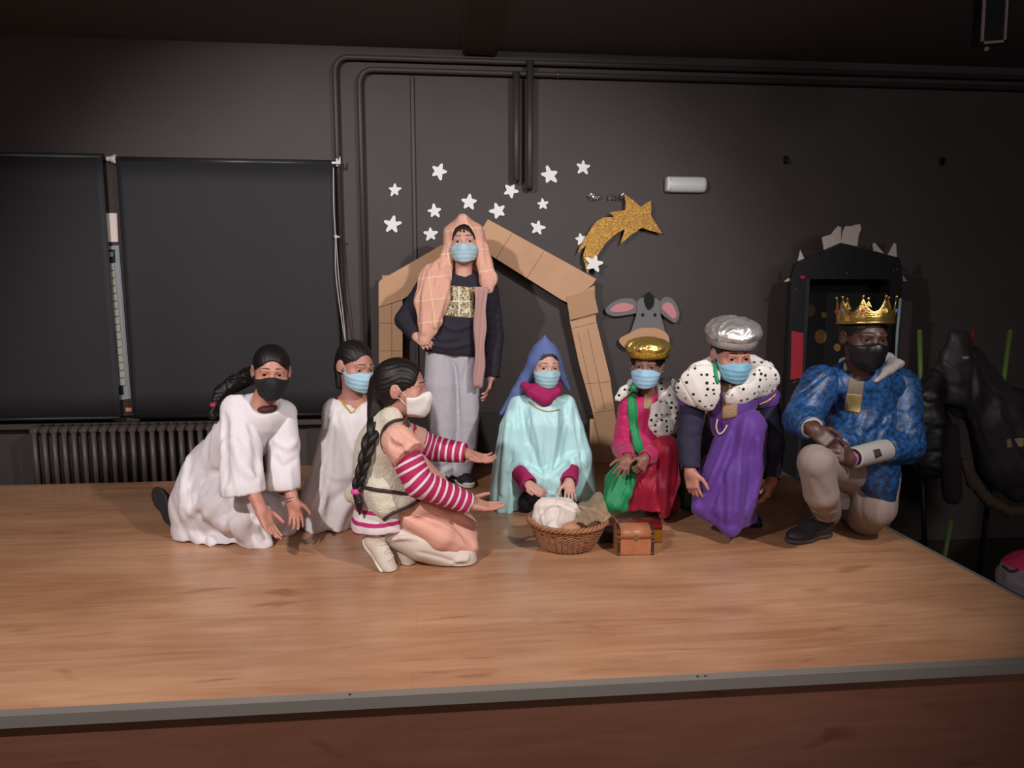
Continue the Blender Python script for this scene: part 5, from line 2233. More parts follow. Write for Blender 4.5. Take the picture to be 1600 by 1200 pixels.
    for f_, r_, dg in (([(1035, 715), (1030, 750), (1030, 795)], .010, True), ([(1045, 700), (1042, 750), (1038, 800)], .008, False),
                       ([(1015, 735), (1000, 760), (985, 785)], .008, False), ([(1025, 740), (1012, 770), (1005, 792)], .009, True)):
        K.fold(f_, r_, k=.02, dig=dg, sink=.1)
    garment(P, 'skirt', Mr, K, .0045)
    # green sash and cape
    Ms = mat('green_satin', '1d8a52', rough=.50, bump=.06, bscale=300, sheen=.1, spec=.35)
    b = MB()
    pts = T.hits([(990, 606), (988, 630), (990, 655), (994, 680), (999, 703)], 6, .004)
    S = Field(amp=.003)
    if len(pts) > 3:
        for i in range(0, len(pts) - 1):
            S.cap(pts[i], pts[i + 1], .017, .017, k=.006, flat=((0, 1, 0), .42))
    S.cap(P.L(.055, -.03, -.10), PY(990, 606, D - .04), .018, .018, k=.01)
    S.disp = folds(.03, (0, 0, -1), .002, 77, sharp=.5, along=.05)
    garment(P, 'sash', Ms, S, .0038)
    C = Field(amp=.006)
    C.chain([PY(985, 722, D - .05), PY(965, 752, D - .04), PY(958, 785, D - .08)], [.045, .056, .046], k=.04)
    C.chain([PY(992, 730, D - .09), PY(978, 770, D - .11), PY(966, 790, D - .12)], [.024, .028, .024], k=.03)
    C.chain([PY(960, 790, D - .06), PY(975, 793, D - .11)], [.035, .02], k=.03)
    C.disp = folds(.06, (-.3, 0, -1), .004, 78, sharp=.5, along=.08)
    C.fold([(985, 745), (970, 770), (962, 790)], .007, k=.015, dig=True, sink=0)
    C.fold([(962, 745), (952, 765), (948, 785)], .007, k=.015, sink=0)
    garment(P, 'cape', Ms, C, .0045)
    C = Field(amp=.005)
    C.chain([PY(1062, 690, D + .10), PY(1070, 745, D + .10), PY(1074, 782, D + .08)], [.05, .06, .05], k=.04)
    C.disp = folds(.06, (0, 0, -1), .004, 79, sharp=.5, along=.08)
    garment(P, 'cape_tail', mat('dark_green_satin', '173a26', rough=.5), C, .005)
    # spotted fur collar
    Mf = mat_spots('white_spotted_fur', 'e2dcd6', '1a1818', 38, .25)
    C = Field(amp=.003)
    C.chain([PY(1040, 608, D + .02), PY(1044, 640, D - .03), PY(1040, 668, D - .06)], [.040, .052, .044], k=.03, flat=((0, 1, 0), .6))
    C.chain([PY(1028, 640, D - .06), PY(1026, 662, D - .08), PY(1030, 674, D - .08)], [.036, .034, .022], k=.03, flat=((0, 1, 0), .6))
    C.cap(PY(1048, 600, D + .05), PY(1030, 600, D + .06), .03, .03, k=.02)
    C.disp = folds(.05, (0, 0, -1), .003, 80, sharp=.5, along=.1)
    C.fold([(1052, 650), (1035, 655), (1018, 668)], .007, k=.012, dig=True, sink=0)
    garment(P, 'spotted_fur_collar', Mf, C, .004)
    C = Field(amp=.002)
    C.chain([PY(985, 605, D + .01), PY(975, 612, D + .0), PY(966, 622, D - .0)], [.024, .024, .018], k=.02, flat=((0, 1, 0), .7))
    C.cap(PY(988, 600, D + .04), PY(1000, 597, D + .08), .026, .02, k=.02)
    garment(P, 'spotted_fur_collar', Mf, C, .004)


def band(P, z, rx, ry, hh, m, parent, name='sequin_band'):
    b = MB()
    n = 64
    G = []
    for i in range(n):
        a = 2 * pi * i / n
        G.append([P.L(rx * 1.015 * cos(a) * (1 + .03 * sin(pi * j / 4)), -.008 + ry * 1.015 * sin(a) * (1 + .03 * sin(pi * j / 4)), z - hh + 2 * hh * j / 4) for j in range(5)])
    b.grid(G, .004, closed_u=True)
    return b.build(name, m, parent)


def build_p7():
    P = Person(PZ(1135, 825), 'person in silver turban, spotted fur collar and purple skirt crouching with both arms hanging', 'b27c6c', 'p7')
    D = 3.20 - .33
    P.head(1143, 552, D, yaw=0, pitch=14, roll=-1, s=.98)
    F = P.F
    chest = PY(1142, 640, D + .10)
    P.neck(chest, .046)
    pel = PY(1130, 740, D + .30)
    F.chain([chest, PY(1138, 690, D + .2), pel], [.06, .065, .07], k=.05)
    sa, ea, wa = PY(1082, 635, D + .08), PY(1076, 690, D + .05), PY(1079, 738, D - .02)
    sb, eb, wb = PY(1198, 635, D + .10), PY(1207, 695, D + .09), PY(1205, 752, D + .02)
    F.cap(chest, sa, .035, .032, k=.03).cap(chest, sb, .035, .032, k=.03)
    P.arm(sa, ea, wa, (.033, .031, .023))
    P.arm(sb, eb, wb, (.033, .031, .023))
    hand_prims(F, wa, PY(1088, 800, D - .05) - wa, (.75, .7, 0), 1, curl=(.3, .35, .4, .45), thumb=.2, s=.98, splay=.06)
    hand_prims(F, wb, PY(1193, 795, D - .02) - wb, (-.8, .6, 0), -1, curl=(.35, .4, .45, .5), thumb=.3, s=.96, splay=.06)
    P.build()
    P.eyes(look=(0, .12), iris='1c120c', brow='15100d')
    P.mask('7fb2cc', low=.004)
    P.hair('120e0d', thick=.005, low=-.02)
    G = Field(amp=.003)
    G.ell(P.L(0, -.008, .100), np.array((.115, .120, .056)) * P.s, P.R, k=0)
    G.ell(P.L(0, -.008, .064), np.array((.100, .112, .036)) * P.s, P.R, k=.01)
    G.ell(P.L(0, -.010, .030), np.array((.084, .100, .040)) * P.s, P.R, k=.004, op='s')
    G.disp = folds(.07, (1, .3, .25), .008, 82, sharp=.6, fine=.0012, along=.4)
    G.amp = .008
    o = sdf_obj('turban', G, .0038, mat('silver_lame', 'd6d2d0', rough=.38, metal=.75, bump=.9, bscale=45), P.e)
    band(P, .062, .102, .113, .015, mat('silver_sequins', 'aaa4a0', rough=.28, metal=.9, bump=1.0, bscale=420), o)
    # navy jumper sleeves
    Mn = cloth_mat('navy_knit', '25213a', rough=.85)
    for (s_, e_, w_, n_) in ((sa, ea, wa, 0), (sb, eb, wb, 1)):
        S = Field(amp=.004)
        ax = nrm(w_ - e_)
        S.chain([s_, e_, w_], [.055, .050, .040], k=.03)
        S.half(w_ - ax * .012, ax, k=.004)
        S.cap(w_ - ax * .03, w_ + ax * .05, .031, k=.003, op='s')
        S.disp = folds(.05, (1, 0, .3), .003, 84 + n_, sharp=.5, along=.15)
        garment(P, 'sleeve', Mn, S, .0045)
    J = Field(amp=.004)
    J.chain([PY(1140, 648, D + .13), PY(1135, 680, D + .17), PY(1130, 730, D + .26)], [.10, .105, .11], k=.04)
    J.disp = folds(.07, (0, 0, -1), .003, 86, sharp=.5)
    garment(P, 'jumper', Mn, J, .006)
    # purple tunic with gold braid
    Mp = mat('purple_satin', '5b3488', rough=.6, bump=.08, bscale=300, sheen=.15, spec=.3)
    T = Field(amp=.004)
    T.chain([PY(1142, 632, D + .06), PY(1140, 660, D + .08)], [.095, .09], k=.04)
    T.chain([PY(1120, 615, D + .08), PY(1078, 618, D + .08)], [.06, .058], k=.04)
    T.chain([PY(1165, 615, D + .08), PY(1198, 622, D + .09)], [.06, .058], k=.04)
    T.cap(PY(1141, 612, D + .03), PY(1141, 640, D + .05), .062, .08, k=.03)
    T.half(PY(1060, 636, D + .03), (-.35, 0, -1), k=.003)
    T.half(PY(1210, 636, D + .03), (.30, 0, -1), k=.003)
    T.P[-1] = (lambda p, f=T.P[-1][0], x0=float(PY(1185, 640, D + .05)[0]): np.where(p[:, 0] > x0, f(p), -1).astype(f32), .003, 'i', None)
    T.P[-2] = (lambda p, f=T.P[-2][0], x0=float(PY(1100, 640, D + .05)[0]): np.where(p[:, 0] < x0, f(p), -1).astype(f32), .003, 'i', None)
    T.disp = folds(.07, (.3, 0, -1), .0025, 87, sharp=.5)
    ot = garment(P, 'tunic', Mp, T, .0045)
    Mg = mat('gold_piping', 'c09a58', rough=.4, metal=.3)
    trim_tube(T, [(1054, 611), (1062, 620), (1072, 626), (1082, 632)], .0045, Mg, ot)
    trim_tube(T, [(1186, 632), (1200, 626), (1212, 616)], .0045, Mg, ot)
    patch(T, [(1127, 598), (1154, 598), (1152, 652), (1128, 656)], mat('gold_embroidery', 'a98a6a', rough=.45, metal=.4, bump=.8, bscale=300), ot, 'embroidery')
    # spotted fur collar: two lobes
    Mf = mat_spots('white_spotted_fur', 'e2dcd6', '1a1818', 38, .25)
    C = Field(amp=.004)
    C.chain([PY(1118, 568, D + .07), PY(1098, 584, D + .04), PY(1090, 604, D - .01)], [.045, .062, .062], k=.03, flat=((.15, 1, .6), .34))
    C.chain([PY(1100, 600, D - .01), PY(1113, 622, D - .045)], [.066, .050], k=.03, flat=((.1, 1, .45), .32))
    C.chain([PY(1088, 606, D - .01), PY(1098, 618, D - .03)], [.058, .052], k=.03, flat=((.1, 1, .5), .34))
    C.chain([PY(1170, 568, D + .07), PY(1186, 584, D + .04), PY(1194, 600, D + .01)], [.045, .060, .056], k=.03, flat=((-.15, 1, .6), .34))
    C.chain([PY(1184, 598, D + .0), PY(1162, 616, D - .045)], [.062, .048], k=.03, flat=((-.1, 1, .45), .32))
    C.chain([PY(1120, 575, D + .12), PY(1168, 575, D + .12)], [.05, .05], k=.03)
    C.chain([P.L(0, .03, -.07), PY(1139, 598, D - .08), PY(1133, 622, D - .08), PY(1131, 665, D - .08)], [.050, .030, .016, .040], k=.008, op='s', flat=((0, 1, 0), 5))
    C.ell(P.L(0, -.01, -.10), (.062, .075, .07), k=.008, op='s')
    C.disp = folds(.08, (.4, 0, -1), .003, 89, sharp=.4)
    garment(P, 'spotted_fur_collar', Mf, C, .0042)
    # green scarf edge and lace tie
    b = MB()
    pts = C.hits([(1116, 566), (1117, 580), (1121, 600)], 5, .003) or [PY(1116, 566, D - .02), PY(1120, 600, D - .05)]
    if len(pts) > 2:
        b.tube(pts, [.008] * (len(pts) - 1) + [.003], n=8)
        b.build('green_ribbon', mat('green_satin', '1d8a52', rough=.40), P.e)
    b = MB()
    pts = [PY(1121, 655, D - .02), PY(1119, 668, D - .02), PY(1124, 678, D - .02), PY(1132, 672, D - .02), PY(1136, 664, D - .02)]
    b.tube(smooth_pts(pts, 5), .0035, n=6)
    b.build('cord', mat('cream_cord', 'c8b594', rough=.7), P.e)
    # purple skirt over the raised knee
    K = Field(amp=.009)
    K.chain([PY(1125, 740, D + .20), PY(1165, 672, D - .0)], [.10, .075], k=.05)
    K.chain([PY(1165, 668, D - .0), PY(1172, 720, D - .03), PY(1160, 790, D - .06)], [.075, .062, .050], k=.05)
    K.chain([PY(1138, 700, D + .02), PY(1125, 745, D - .0), PY(1112, 788, D - .0)], [.070, .080, .064], k=.05)
    K.chain([PY(1145, 740, D - .04), PY(1140, 800, D - .08), PY(1142, 822, D - .10)], [.07, .058, .035], k=.04)
    K.chain([PY(1105, 770, D + .02), PY(1090, 793, D - .02)], [.06, .025], k=.04)
    K.chain([PY(1092, 796, D - .0), PY(1142, 832, D - .11)], [.018, .012], k=.03)
    K.chain([PY(1142, 828, D - .11), PY(1172, 808, D - .04)], [.014, .03], k=.03)
    K.disp = folds(.10, (-.28, 0, -1), .006, 90, sharp=.5, along=.04)
    for f_, r_, dg in (([(1150, 660), (1135, 720), (1115, 785)], .011, True), ([(1165, 650), (1155, 720), (1150, 800)], .010, False),
                       ([(1140, 680), (1122, 730), (1100, 775)], .009, False), ([(1178, 690), (1172, 740), (1165, 800)], .011, True),
                       ([(1130, 740), (1128, 780), (1130, 820)], .010, True), ([(1185, 690), (1186, 730), (1178, 790)], .009, False)):
        K.fold(f_, r_, k=.022, dig=dg, sink=.1)
    o = garment(P, 'skirt', Mp, K, .0048)
    D2 = PZ(1172, 818)
    shoe(P.e, D2 + np.array([-.02, .12, .0015]), (.15, -1, 0), (0, 0, -1), '2c1a20', '1a1416', L=.20)


def build_p8():
    P = Person(PZ(1320, 845), 'person in gold crown, blue brocade tunic and black mask kneeling on one knee', '4a2f28', 'p8')
    D = 2.98 - .30
    P.head(1350, 525, D, yaw=-5, pitch=8, roll=0, s=1.03)
    F = P.F
    chest = PY(1345, 615, D + .08)
    P.neck(chest, .05)
    pel = PY(1350, 735, D + .20)
    F.chain([chest, PY(1348, 680, D + .16), pel], [.07, .075, .08], k=.05)
    sa, ea, wa = PY(1282, 600, D + .06), PY(1253, 655, D - .0), PY(1272, 672, D - .13)
    sb, eb, wb = PY(1406, 605, D + .10), PY(1412, 695, D + .02), PY(1330, 716, D - .15)
    F.cap(chest, sa, .05, .045, k=.03).cap(chest, sb, .05, .045, k=.03)
    P.arm(sa, ea, wa, (.042, .036, .026))
    P.arm(sb, eb, wb, (.042, .036, .026))
    hand_prims(F, wa, PY(1312, 706, D - .20) - wa, (.35, .75, -.6), 1, curl=(.7, .75, .8, .8), thumb=.5, s=1.08)
    hand_prims(F, wb, PY(1283, 700, D - .24) - wb, (.2, .8, -.3), -1, curl=(.6, .65, .7, .7), thumb=.4, s=1.05)
    P.build()
    P.eyes(look=(0, 0), iris='140c08', brow='0c0807')
    P.mask('121114', 'cloth', mname='black_glossy_mask', low=.0)
    MATS['black_glossy_mask'].node_tree.nodes['Principled BSDF'].inputs['Roughness'].default_value = .38
    P.hair('0b0908', thick=.006, low=-.02, curly=.0015)
    # crown
    Mg = mat('gold_crown_plastic', 'd8b466', rough=.24, metal=.95, bump=.35, bscale=160)
    b = MB()
    n = 96
    G = []
    pts_n = 8
    rr = .098 * P.s
    CRN = euler(-5, -3, 0)

    def CL(x, y, z):
        return P.L(0, 0, .05) + CRN @ (np.array([x, y, z - .05]) * P.s)
    for i in range(n):
        a = 2 * pi * i / n
        ph = ((a - radians(12)) * pts_n / (2 * pi) + .5) % 1.0
        t = abs(ph - .5) * 2
        hgt = .044 + .052 * (1 - t) ** 2.0 if t > .06 else .098
        row = []
        for j in range(9):
            z = hgt * j / 8
            fl = 1 + .03 * (z / .09) + .015 * sin(j / 8 * pi)
            row.append(CL(rr / P.s * cos(a) * fl, -.005 + rr / P.s * 1.05 * sin(a) * fl, .050 + z))
        G.append(row)
    b.grid(G, .004, closed_u=True)
    cr = b.build('crown', Mg, P.e)
    for z, r_ in ((.052, .0055), (.073, .0032), (.080, .0030)):
        b = MB()
        fl = 1 + .03 * ((z - .05) / .09) + .008
        b.tube([CL(rr / P.s * cos(a) * fl, -.005 + rr / P.s * 1.05 * sin(a) * fl, z) for a in np.linspace(0, 2 * pi, 72, endpoint=False)], r_, n=8, closed=True)
        b.build('crown_rim', Mg, cr)
    cols = ['2858b0', 'c8402c', 'c8a828', '2858b0', 'c8402c', 'c8a828', '2858b0', 'c8402c']
    for i in range(pts_n):
        a = 2 * pi * (i) / pts_n + radians(12)
        for zz, kind in ((.150, 'ball'), (.097, 'jewel')):
            fl = 1 + .03 * ((zz - .05) / .09) + .02
            p = CL(rr / P.s * cos(a) * fl, -.005 + rr / P.s * 1.05 * sin(a) * fl, zz)
            b = MB()
            if kind == 'ball':
                b.sphere(p, .0055, 10)
                b.build('crown_ball', Mg, cr)
            else:
                d = CRN @ np.array([cos(a), sin(a), 0.05])
                b.lathe(p - d * .004, [(.0125, 0), (.0125, .004), (.0095, .006), (.0085, .004)], n=20, axis=d, cap0=False, cap1=False)
                b.build('jewel_setting', mat('pale_gold_setting', 'cfc090', rough=.25, metal=.7), cr)
                b = MB()
                b.sphere(p + d * .000, .0082, 12)
                col = cols[(i + 0) % 8]
                b.build('jewel', mat('jewel_' + col, col, rough=.1), cr)
    # blue brocade tunic
    M = mat('blue_brocade', '194e86', color2='182338', rough=.45, bump=.3, bscale=120, vscale=55)
    T = Field(amp=.006)
    T.chain([PY(1346, 600, D + .08), PY(1346, 650, D + .10), PY(1350, 705, D + .12)], [.115, .14, .15], k=.04, flat=((0, 1, 0), .9))
    T.cap(PY(1325, 600, D + .07), PY(1288, 606, D + .06), .085, .07, k=.05)
    T.cap(PY(1370, 600, D + .09), PY(1402, 610, D + .10), .085, .07, k=.05)
    T.chain([PY(1340, 680, D + .05), PY(1312, 695, D - .02)], [.11, .07], k=.05)
    T.chain([PY(1365, 700, D + .06), PY(1372, 750, D + .03), PY(1378, 778, D + .04)], [.10, .075, .055], k=.04)
    T.half(PY(1370, 790, D), (.15, 0, -1), k=.005)
    T.ell(P.L(0, -.0, -.125), (.060, .075, .05), k=.01, op='s')
    T.disp = folds(.10, (.2, 0, -1), .005, 92, sharp=.6, fine=.0006, along=.15)
    for f_ in ([(1290, 640), (1320, 660), (1345, 680)], [(1400, 640), (1375, 665), (1350, 685)], [(1300, 610), (1320, 640), (1335, 670)], [(1395, 610), (1385, 650), (1370, 690)]):
        T.fold(f_, .010, k=.022, dig=True, sink=.1)
    ot = garment(P, 'tunic', M, T, .005)
    for (s_, e_, w_, n_, t_) in ((sa, ea, wa, 0, .80), (sb, eb, wb, 1, .38)):
        S = Field(amp=.006)
        q = e_ + (w_ - e_) * t_
        ax = nrm(w_ - e_)
        S.chain([s_, e_, q], [.078, .072 if n_ == 0 else .080, .052], k=.04)
        S.half(q, ax, k=.005)
        S.disp = folds(.06, (.9, 0, .5), .005, 94 + n_, sharp=.6, fine=.0006, along=.15)
        garment(P, 'sleeve', M, S, .005)
        C = Field(amp=.002)
        C.chain([e_ + (w_ - e_) * (t_ - .25), w_ - ax * .012], [.046, .041], k=.01)
        C.half(w_ - ax * .012, ax, k=.004)
        C.half(e_ + (w_ - e_) * (t_ - .2), -ax, k=.003)
        C.cap(w_ - ax * .03, w_ + ax * .04, .032, k=.003, op='s')
        cf = garment(P, 'hoodie_cuff', cloth_mat('grey_hoodie_cotton', '9c9490', rough=.85), C, .004)
        if n_:
            patch(C, [(1364, 703), (1374, 701), (1378, 712), (1368, 716)], mat('dark_cuff_label', '35312f', rough=.6), cf, 'cuff_label', nu=4, nv=4)
    # grey hood lying on the shoulders
    H = Field(amp=.003)
    H.chain([PY(1368, 596, D - .02), PY(1386, 580, D + .0), PY(1398, 570, D + .06), PY(1382, 560, D + .14)], [.010, .026, .032, .030], k=.04, flat=((0, .5, 1), .6))
    H.chain([PY(1380, 562, D + .14), PY(1350, 558, D + .17), PY(1320, 565, D + .12), PY(1318, 584, D + .03)], [.030, .030, .022, .012], k=.03, flat=((0, .5, 1), .7))
    H.disp = folds(.05, (.5, 0, -1), .003, 97, sharp=.5, along=.1)
    garment(P, 'grey_hood', MATS['grey_hoodie_cotton'], H, .0045)
    patch(T, [(1328, 582), (1352, 582), (1345, 645), (1319, 640)], mat('grey_placket', '6b5f52', rough=.6, bump=.5, bscale=300), ot, 'placket')
    patch(T, [(1323, 615), (1347, 617), (1344, 646), (1318, 641)], mat('gold_lace', 'a8905e', rough=.4, metal=.5, bump=1., bscale=260), ot, 'gold_lace', off=.003)
    # trousers
    Mt = cloth_mat('beige_jersey', '86766f', rough=.85, var=.03, vscale=50)
    G = Field(amp=.005)
    ka = PY(1274, 722, D - .17)
    fa = PZ(1293, 832) + np.array([0, .01, .085])
    G.chain([PY(1335, 735, D + .15), ka, PY(1283, 770, D - .14), fa], [.10, .066, .064, .056], k=.02)
    kb = PZ(1358, 838) + np.array([0, .035, .068])
    G.chain([PY(1368, 740, D + .15), PY(1365, 790, D + .06), kb], [.10, .088, .072], k=.03)
    G.chain([kb, kb + np.array([.05, .35, -.01])], [.066, .05], k=.02)
    G.disp = folds(.08, (.1, 0, -1), .003, 99, sharp=.4, along=.15)
    for q in ((1262, 795, 1306, 800), (1264, 806, 1304, 812)):
        G.fold([(q[0], q[1]), ((q[0] + q[2]) / 2, q[1] + 6), (q[2], q[3])], .007, k=.015, sink=.1)
    garment(P, 'trousers', Mt, G, .005)
    shoe(P.e, PZ(1300, 838) + np.array([0, .02, .0015]), (-1, -.38, 0), (0, 0, -1), '221d20', '3a3436', L=.255, h=.0045)
    b = MB()
    ax = nrm(wb - eb)
    R_ = frame(ax)
    c0 = wb + ax * .004
    b.tube([c0 + R_[:, 0] * .029 * cos(t) + R_[:, 2] * .027 * sin(t) for t in np.linspace(0, 2 * pi, 24, endpoint=False)], .004, n=8, closed=True)
    b.build('bracelet', mat('pink_blue_bracelet', 'b8506a', color2='3a50a8', vscale=60, rough=.5), P.e)
# ================================================================== wall decorations and props
def poly3(uv, Y):
    """photograph outline -> (x, z) polygon standing at depth Y"""
    return [(float(p[0]), float(p[2])) for p in (PY(u, v, Y) for u, v in uv)]


def card(uv, Y, th, m, name, parent=None, dy=0.0):
    q = poly3(uv, Y)
    b = MB()
    b.prism(q, (0, Y + dy, 0), (1, 0, 0), (0, 0, 1), th)
    return b.build(name, m, parent)


M_star = mat('white_foam_star', 'ffffff', rough=.7)
STARS = [
    (617, 297, 10, 4, 'small white star highest on the far left of the scattered group'),
    (686, 268, 13, 20, 'lopsided white star high up left, above all the stars near it'),
    (679, 330, 11, -8, 'white star between the cable channel and the peach scarf, upper of two'),
    (613, 351, 13, 10, 'big white star low at the far left, above the left stable roof'),
    (673, 366, 11, 2, 'white star just above the left roof board beside the peach scarf'),
    (733, 316, 13, 3, 'large white star directly above the head in the peach scarf'),
    (778, 330, 13, -16, 'tilted white star just above the top of the right roof board'),
    (798, 298, 12, 22, 'pointed white star just below the left capped pipe end'),
    (859, 274, 14, -14, 'largest white star right of the two capped pipe ends'),
    (911, 262, 11, 6, 'small white star furthest right at the top, above the silver tinsel'),
    (848, 319, 9, -3, 'tiniest white star midway above the right roof board'),
    (840, 356, 11, 12, 'white star low above the middle of the right roof board'),
    (908, 374, 10, -10, 'white star half hidden behind the tail of the gold comet'),
    (928, 412, 14, 14, 'white star stuck on the lower tip of the gold comet tail'),
]


def star(u, v, r, rot, label, i):
    rs = random.Random(i * 7 + 3)
    Y = YW - .006 if i != 13 else YW - .064
    uv = []
    r *= 1.04
    for k in range(5):
        a = radians(-90 + rot + 72 * k + rs.uniform(-7, 7))
        ro = r * rs.uniform(.88, 1.1)
        for da, f in ((-.17, .90), (-.06, 1.0), (.06, 1.0), (.17, .90)):
            uv.append((u + ro * f * cos(a + da), v + ro * f * sin(a + da)))
        a2 = a + radians(36)
        uv.append((u + r * .50 * cos(a2), v + r * .50 * sin(a2)))
    o = card(uv, Y, .008, M_star, 'wall_star')
    return tag(o, label, 'star', 'white stars scattered on the black wall')


for i, s_ in enumerate(STARS):
    star(*s_, i)

# gold comet standing a little off the wall
M_gold = mat('gold_glitter_foam', 'b07c34', color2='d8ac5a', rough=.38, metal=.55, bump=1.2, bscale=160, vscale=90)
Z = lambda L, ox, oy, sc: [(ox + x / sc, oy + y / sc) for x, y in L]
comet = Z([(347, 268), (395, 300), (440, 340), (470, 318), (497, 305), (500, 350), (497, 388), (530, 440), (562, 490), (505, 478), (445, 458), (385, 500), (325, 550), (340, 500), (350, 465),
           (290, 500), (240, 545), (205, 600), (180, 640), (160, 680), (137, 716), (126, 690), (124, 655), (117, 655), (113, 610), (132, 555), (105, 580), (82, 605), (95, 565), (120, 530), (140, 490), (165, 450), (190, 420), (225, 400),
           (290, 397), (265, 372), (300, 366), (352, 358), (354, 310)], 880, 230, 3.6375)
e = card(comet, YW - .05, .007, M_gold, 'comet')
tag(e, 'gold glitter comet with a curved split tail on the black wall', 'star decoration')
# tinsel
b = MB()
rs = random.Random(4)
M_tin = mat('silver_tinsel', 'c8c8cc', rough=.25, metal=.9)
pts = [PY(u, v, YW - .03) for u, v in ((921, 308), (940, 306), (958, 307), (976, 303))]
for k in range(48):
    u = rs.choice([rs.uniform(921, 938), rs.uniform(949, 976)])
    v = 307 + rs.uniform(-3, 3.5)
    p = PY(u, v, YW - .03)
    d = Vector((rs.uniform(-1, 1), rs.uniform(-.3, .3), rs.uniform(-1, 1))).normalized() * rs.uniform(.006, .013)
    n = Vector((rs.uniform(-1, 1), -1, rs.uniform(-1, 1))).normalized().cross(d).normalized() * .003
    p = Vector(p)
    b._f([b.bm.verts.new(q) for q in (p - d - n, p + d - n, p + d + n, p - d + n)])
tag(b.build('tinsel_strand', M_tin, fix=False), 'short strand of silver tinsel stuck on the wall beside the gold comet', 'tinsel')

# cardboard stable
M_card = mat('brown_cardboard', 'd3a885', rough=.85, bump=.25, bscale=220, aniso_bump=(1, 1, .15), var=.035, vscale=6)
M_card2 = mat('brown_cardboard_shade', 'c39a78', rough=.85, bump=.2, bscale=200)
M_seam = mat('brown_card_seam', '8e6a4c', rough=.8)
YS = YW - .10
stable = empty('cardboard_stable', PY(775, 728, YS), 'brown cardboard outline of a stable with sloping roof standing against the wall', 'stable prop')
stable.location.z = 0
card([(592, 441), (629, 424), (629, 732), (592, 732)], YS, .007, M_card, 'post', stable)
card([(597, 430), (626, 430), (626, 445), (597, 442)], YS, .006, M_card2, 'flap', stable, dy=.010)
card([(592, 441), (596, 437), (706, 374), (722, 372), (722, 420), (660, 447), (629, 468), (592, 480)], YS, .007, M_card, 'roof_board', stable, dy=-.009)
card([(762, 343), (775, 350), (931, 436), (926, 444), (888, 474), (876, 468), (768, 400), (748, 366)], YS, .007, M_card, 'roof_board', stable, dy=-.009)
card([(886, 466), (929, 446), (931, 500), (953, 590), (960, 640), (972, 732), (946, 732), (925, 640), (905, 570), (890, 500)], YS, .007, M_card, 'post', stable)
card([(884, 464), (926, 452), (934, 488), (890, 500)], YS, .006, M_card2, 'joint_flap', stable, dy=-.016)
card([(922, 655), (932, 655), (955, 732), (922, 732)], YS, .006, M_card, 'foot_brace', stable, dy=.009)
for uv, dy in (([(592, 505), (629, 505)], -.004), ([(592, 548), (629, 548)], -.004), ([(592, 620), (629, 622)], -.004), ([(890, 500), (936, 489)], -.0205), ([(891, 514), (938, 502)], -.004),
               ([(913, 600), (955, 596)], -.004), ([(918, 646), (960, 640)], -.004), ([(775, 404), (800, 365)], -.013), ([(822, 436), (850, 392)], -.013),
               ([(903, 520), (930, 640)], -.004), ([(918, 515), (945, 640)], -.004), ([(612, 440), (612, 700)], -.004)):
    p, q = [PY(u, v, YS) + np.array([0, dy, 0]) for u, v in uv]
    b = MB()
    b.tube([p, q], .0014, n=5)
    b.build('crease', M_seam, stable)

# generic grey donkey head cut from card (plain stand-in)
YD = YW - .045
dk = empty('donkey_head_cutout', PY(1010, 545, YD), 'flat grey card donkey head with pink ears on the wall behind the gold turban', 'wall decoration')
M_dg = mat('grey_card', '7c7a7c', rough=.8)
M_dp = mat('pink_card', 'd9929a', rough=.8)
M_dm = mat('tan_card', 'd3a27e', rough=.8)
M_dk = mat('black_card', '141214', rough=.8)


def sm2(uv, n=5):
    return [(p[0], p[1]) for p in smooth_pts([(a, b_, 0) for a, b_ in uv], n, closed=True)]


card(sm2([(996, 470), (1012, 464), (1030, 470), (1032, 492), (1038, 515), (1036, 528), (985, 528), (988, 512), (994, 492)]), YD, .006, M_dg, 'head', dk)
card(sm2([(998, 476), (985, 466), (962, 470), (946, 484), (958, 494), (980, 492), (996, 488)]), YD, .006, M_dg, 'ear', dk, dy=.008)
card(sm2([(990, 478), (976, 473), (962, 476), (953, 485), (966, 488), (984, 485)]), YD, .004, M_dp, 'ear_lining', dk, dy=.002)
card(sm2([(1029, 476), (1040, 464), (1054, 470), (1062, 490), (1056, 504), (1044, 498), (1032, 488)]), YD, .006, M_dg, 'ear', dk, dy=.008)
card(sm2([(1034, 480), (1043, 472), (1052, 478), (1057, 492), (1052, 498), (1042, 490)]), YD, .004, M_dp, 'ear_lining', dk, dy=.002)
card(sm2([(984, 520), (1000, 513), (1025, 513), (1042, 522), (1044, 538), (1030, 546), (985, 546), (970, 538), (968, 529)]), YD, .006, M_dm, 'muzzle', dk, dy=-.007)
card(sm2([(1006, 466), (1013, 456), (1021, 465), (1020, 478), (1013, 484), (1008, 477)]), YD, .006, M_dk, 'forelock', dk, dy=-.007)
for u in (1004, 1023):
    card(sm2([(u - 2.5, 492), (u, 489), (u + 2.5, 492), (u, 495)]), YD, .003, M_dk, 'eye', dk, dy=-.005)

# black cardboard castle gate beyond the stage edge
YC = 4.02
sc6 = lambda L: Z(L, 1200, 330, 4.444)
M_bk = mat('black_gate_card', '1b1a1c', rough=.4, bump=.15, bscale=30)
M_tooth = mat('off_white_card', 'cfc2b8', rough=.8)
gate = empty('castle_gate', (float(PY(1318, 600, YC)[0]), YC, ZF), 'black cardboard castle gate with white teeth along its top behind the crowned person', 'castle prop')


def vert(u, v, Y=YC):
    p = PY(u, v, Y)
    return (float(p[0]), float(p[2]))


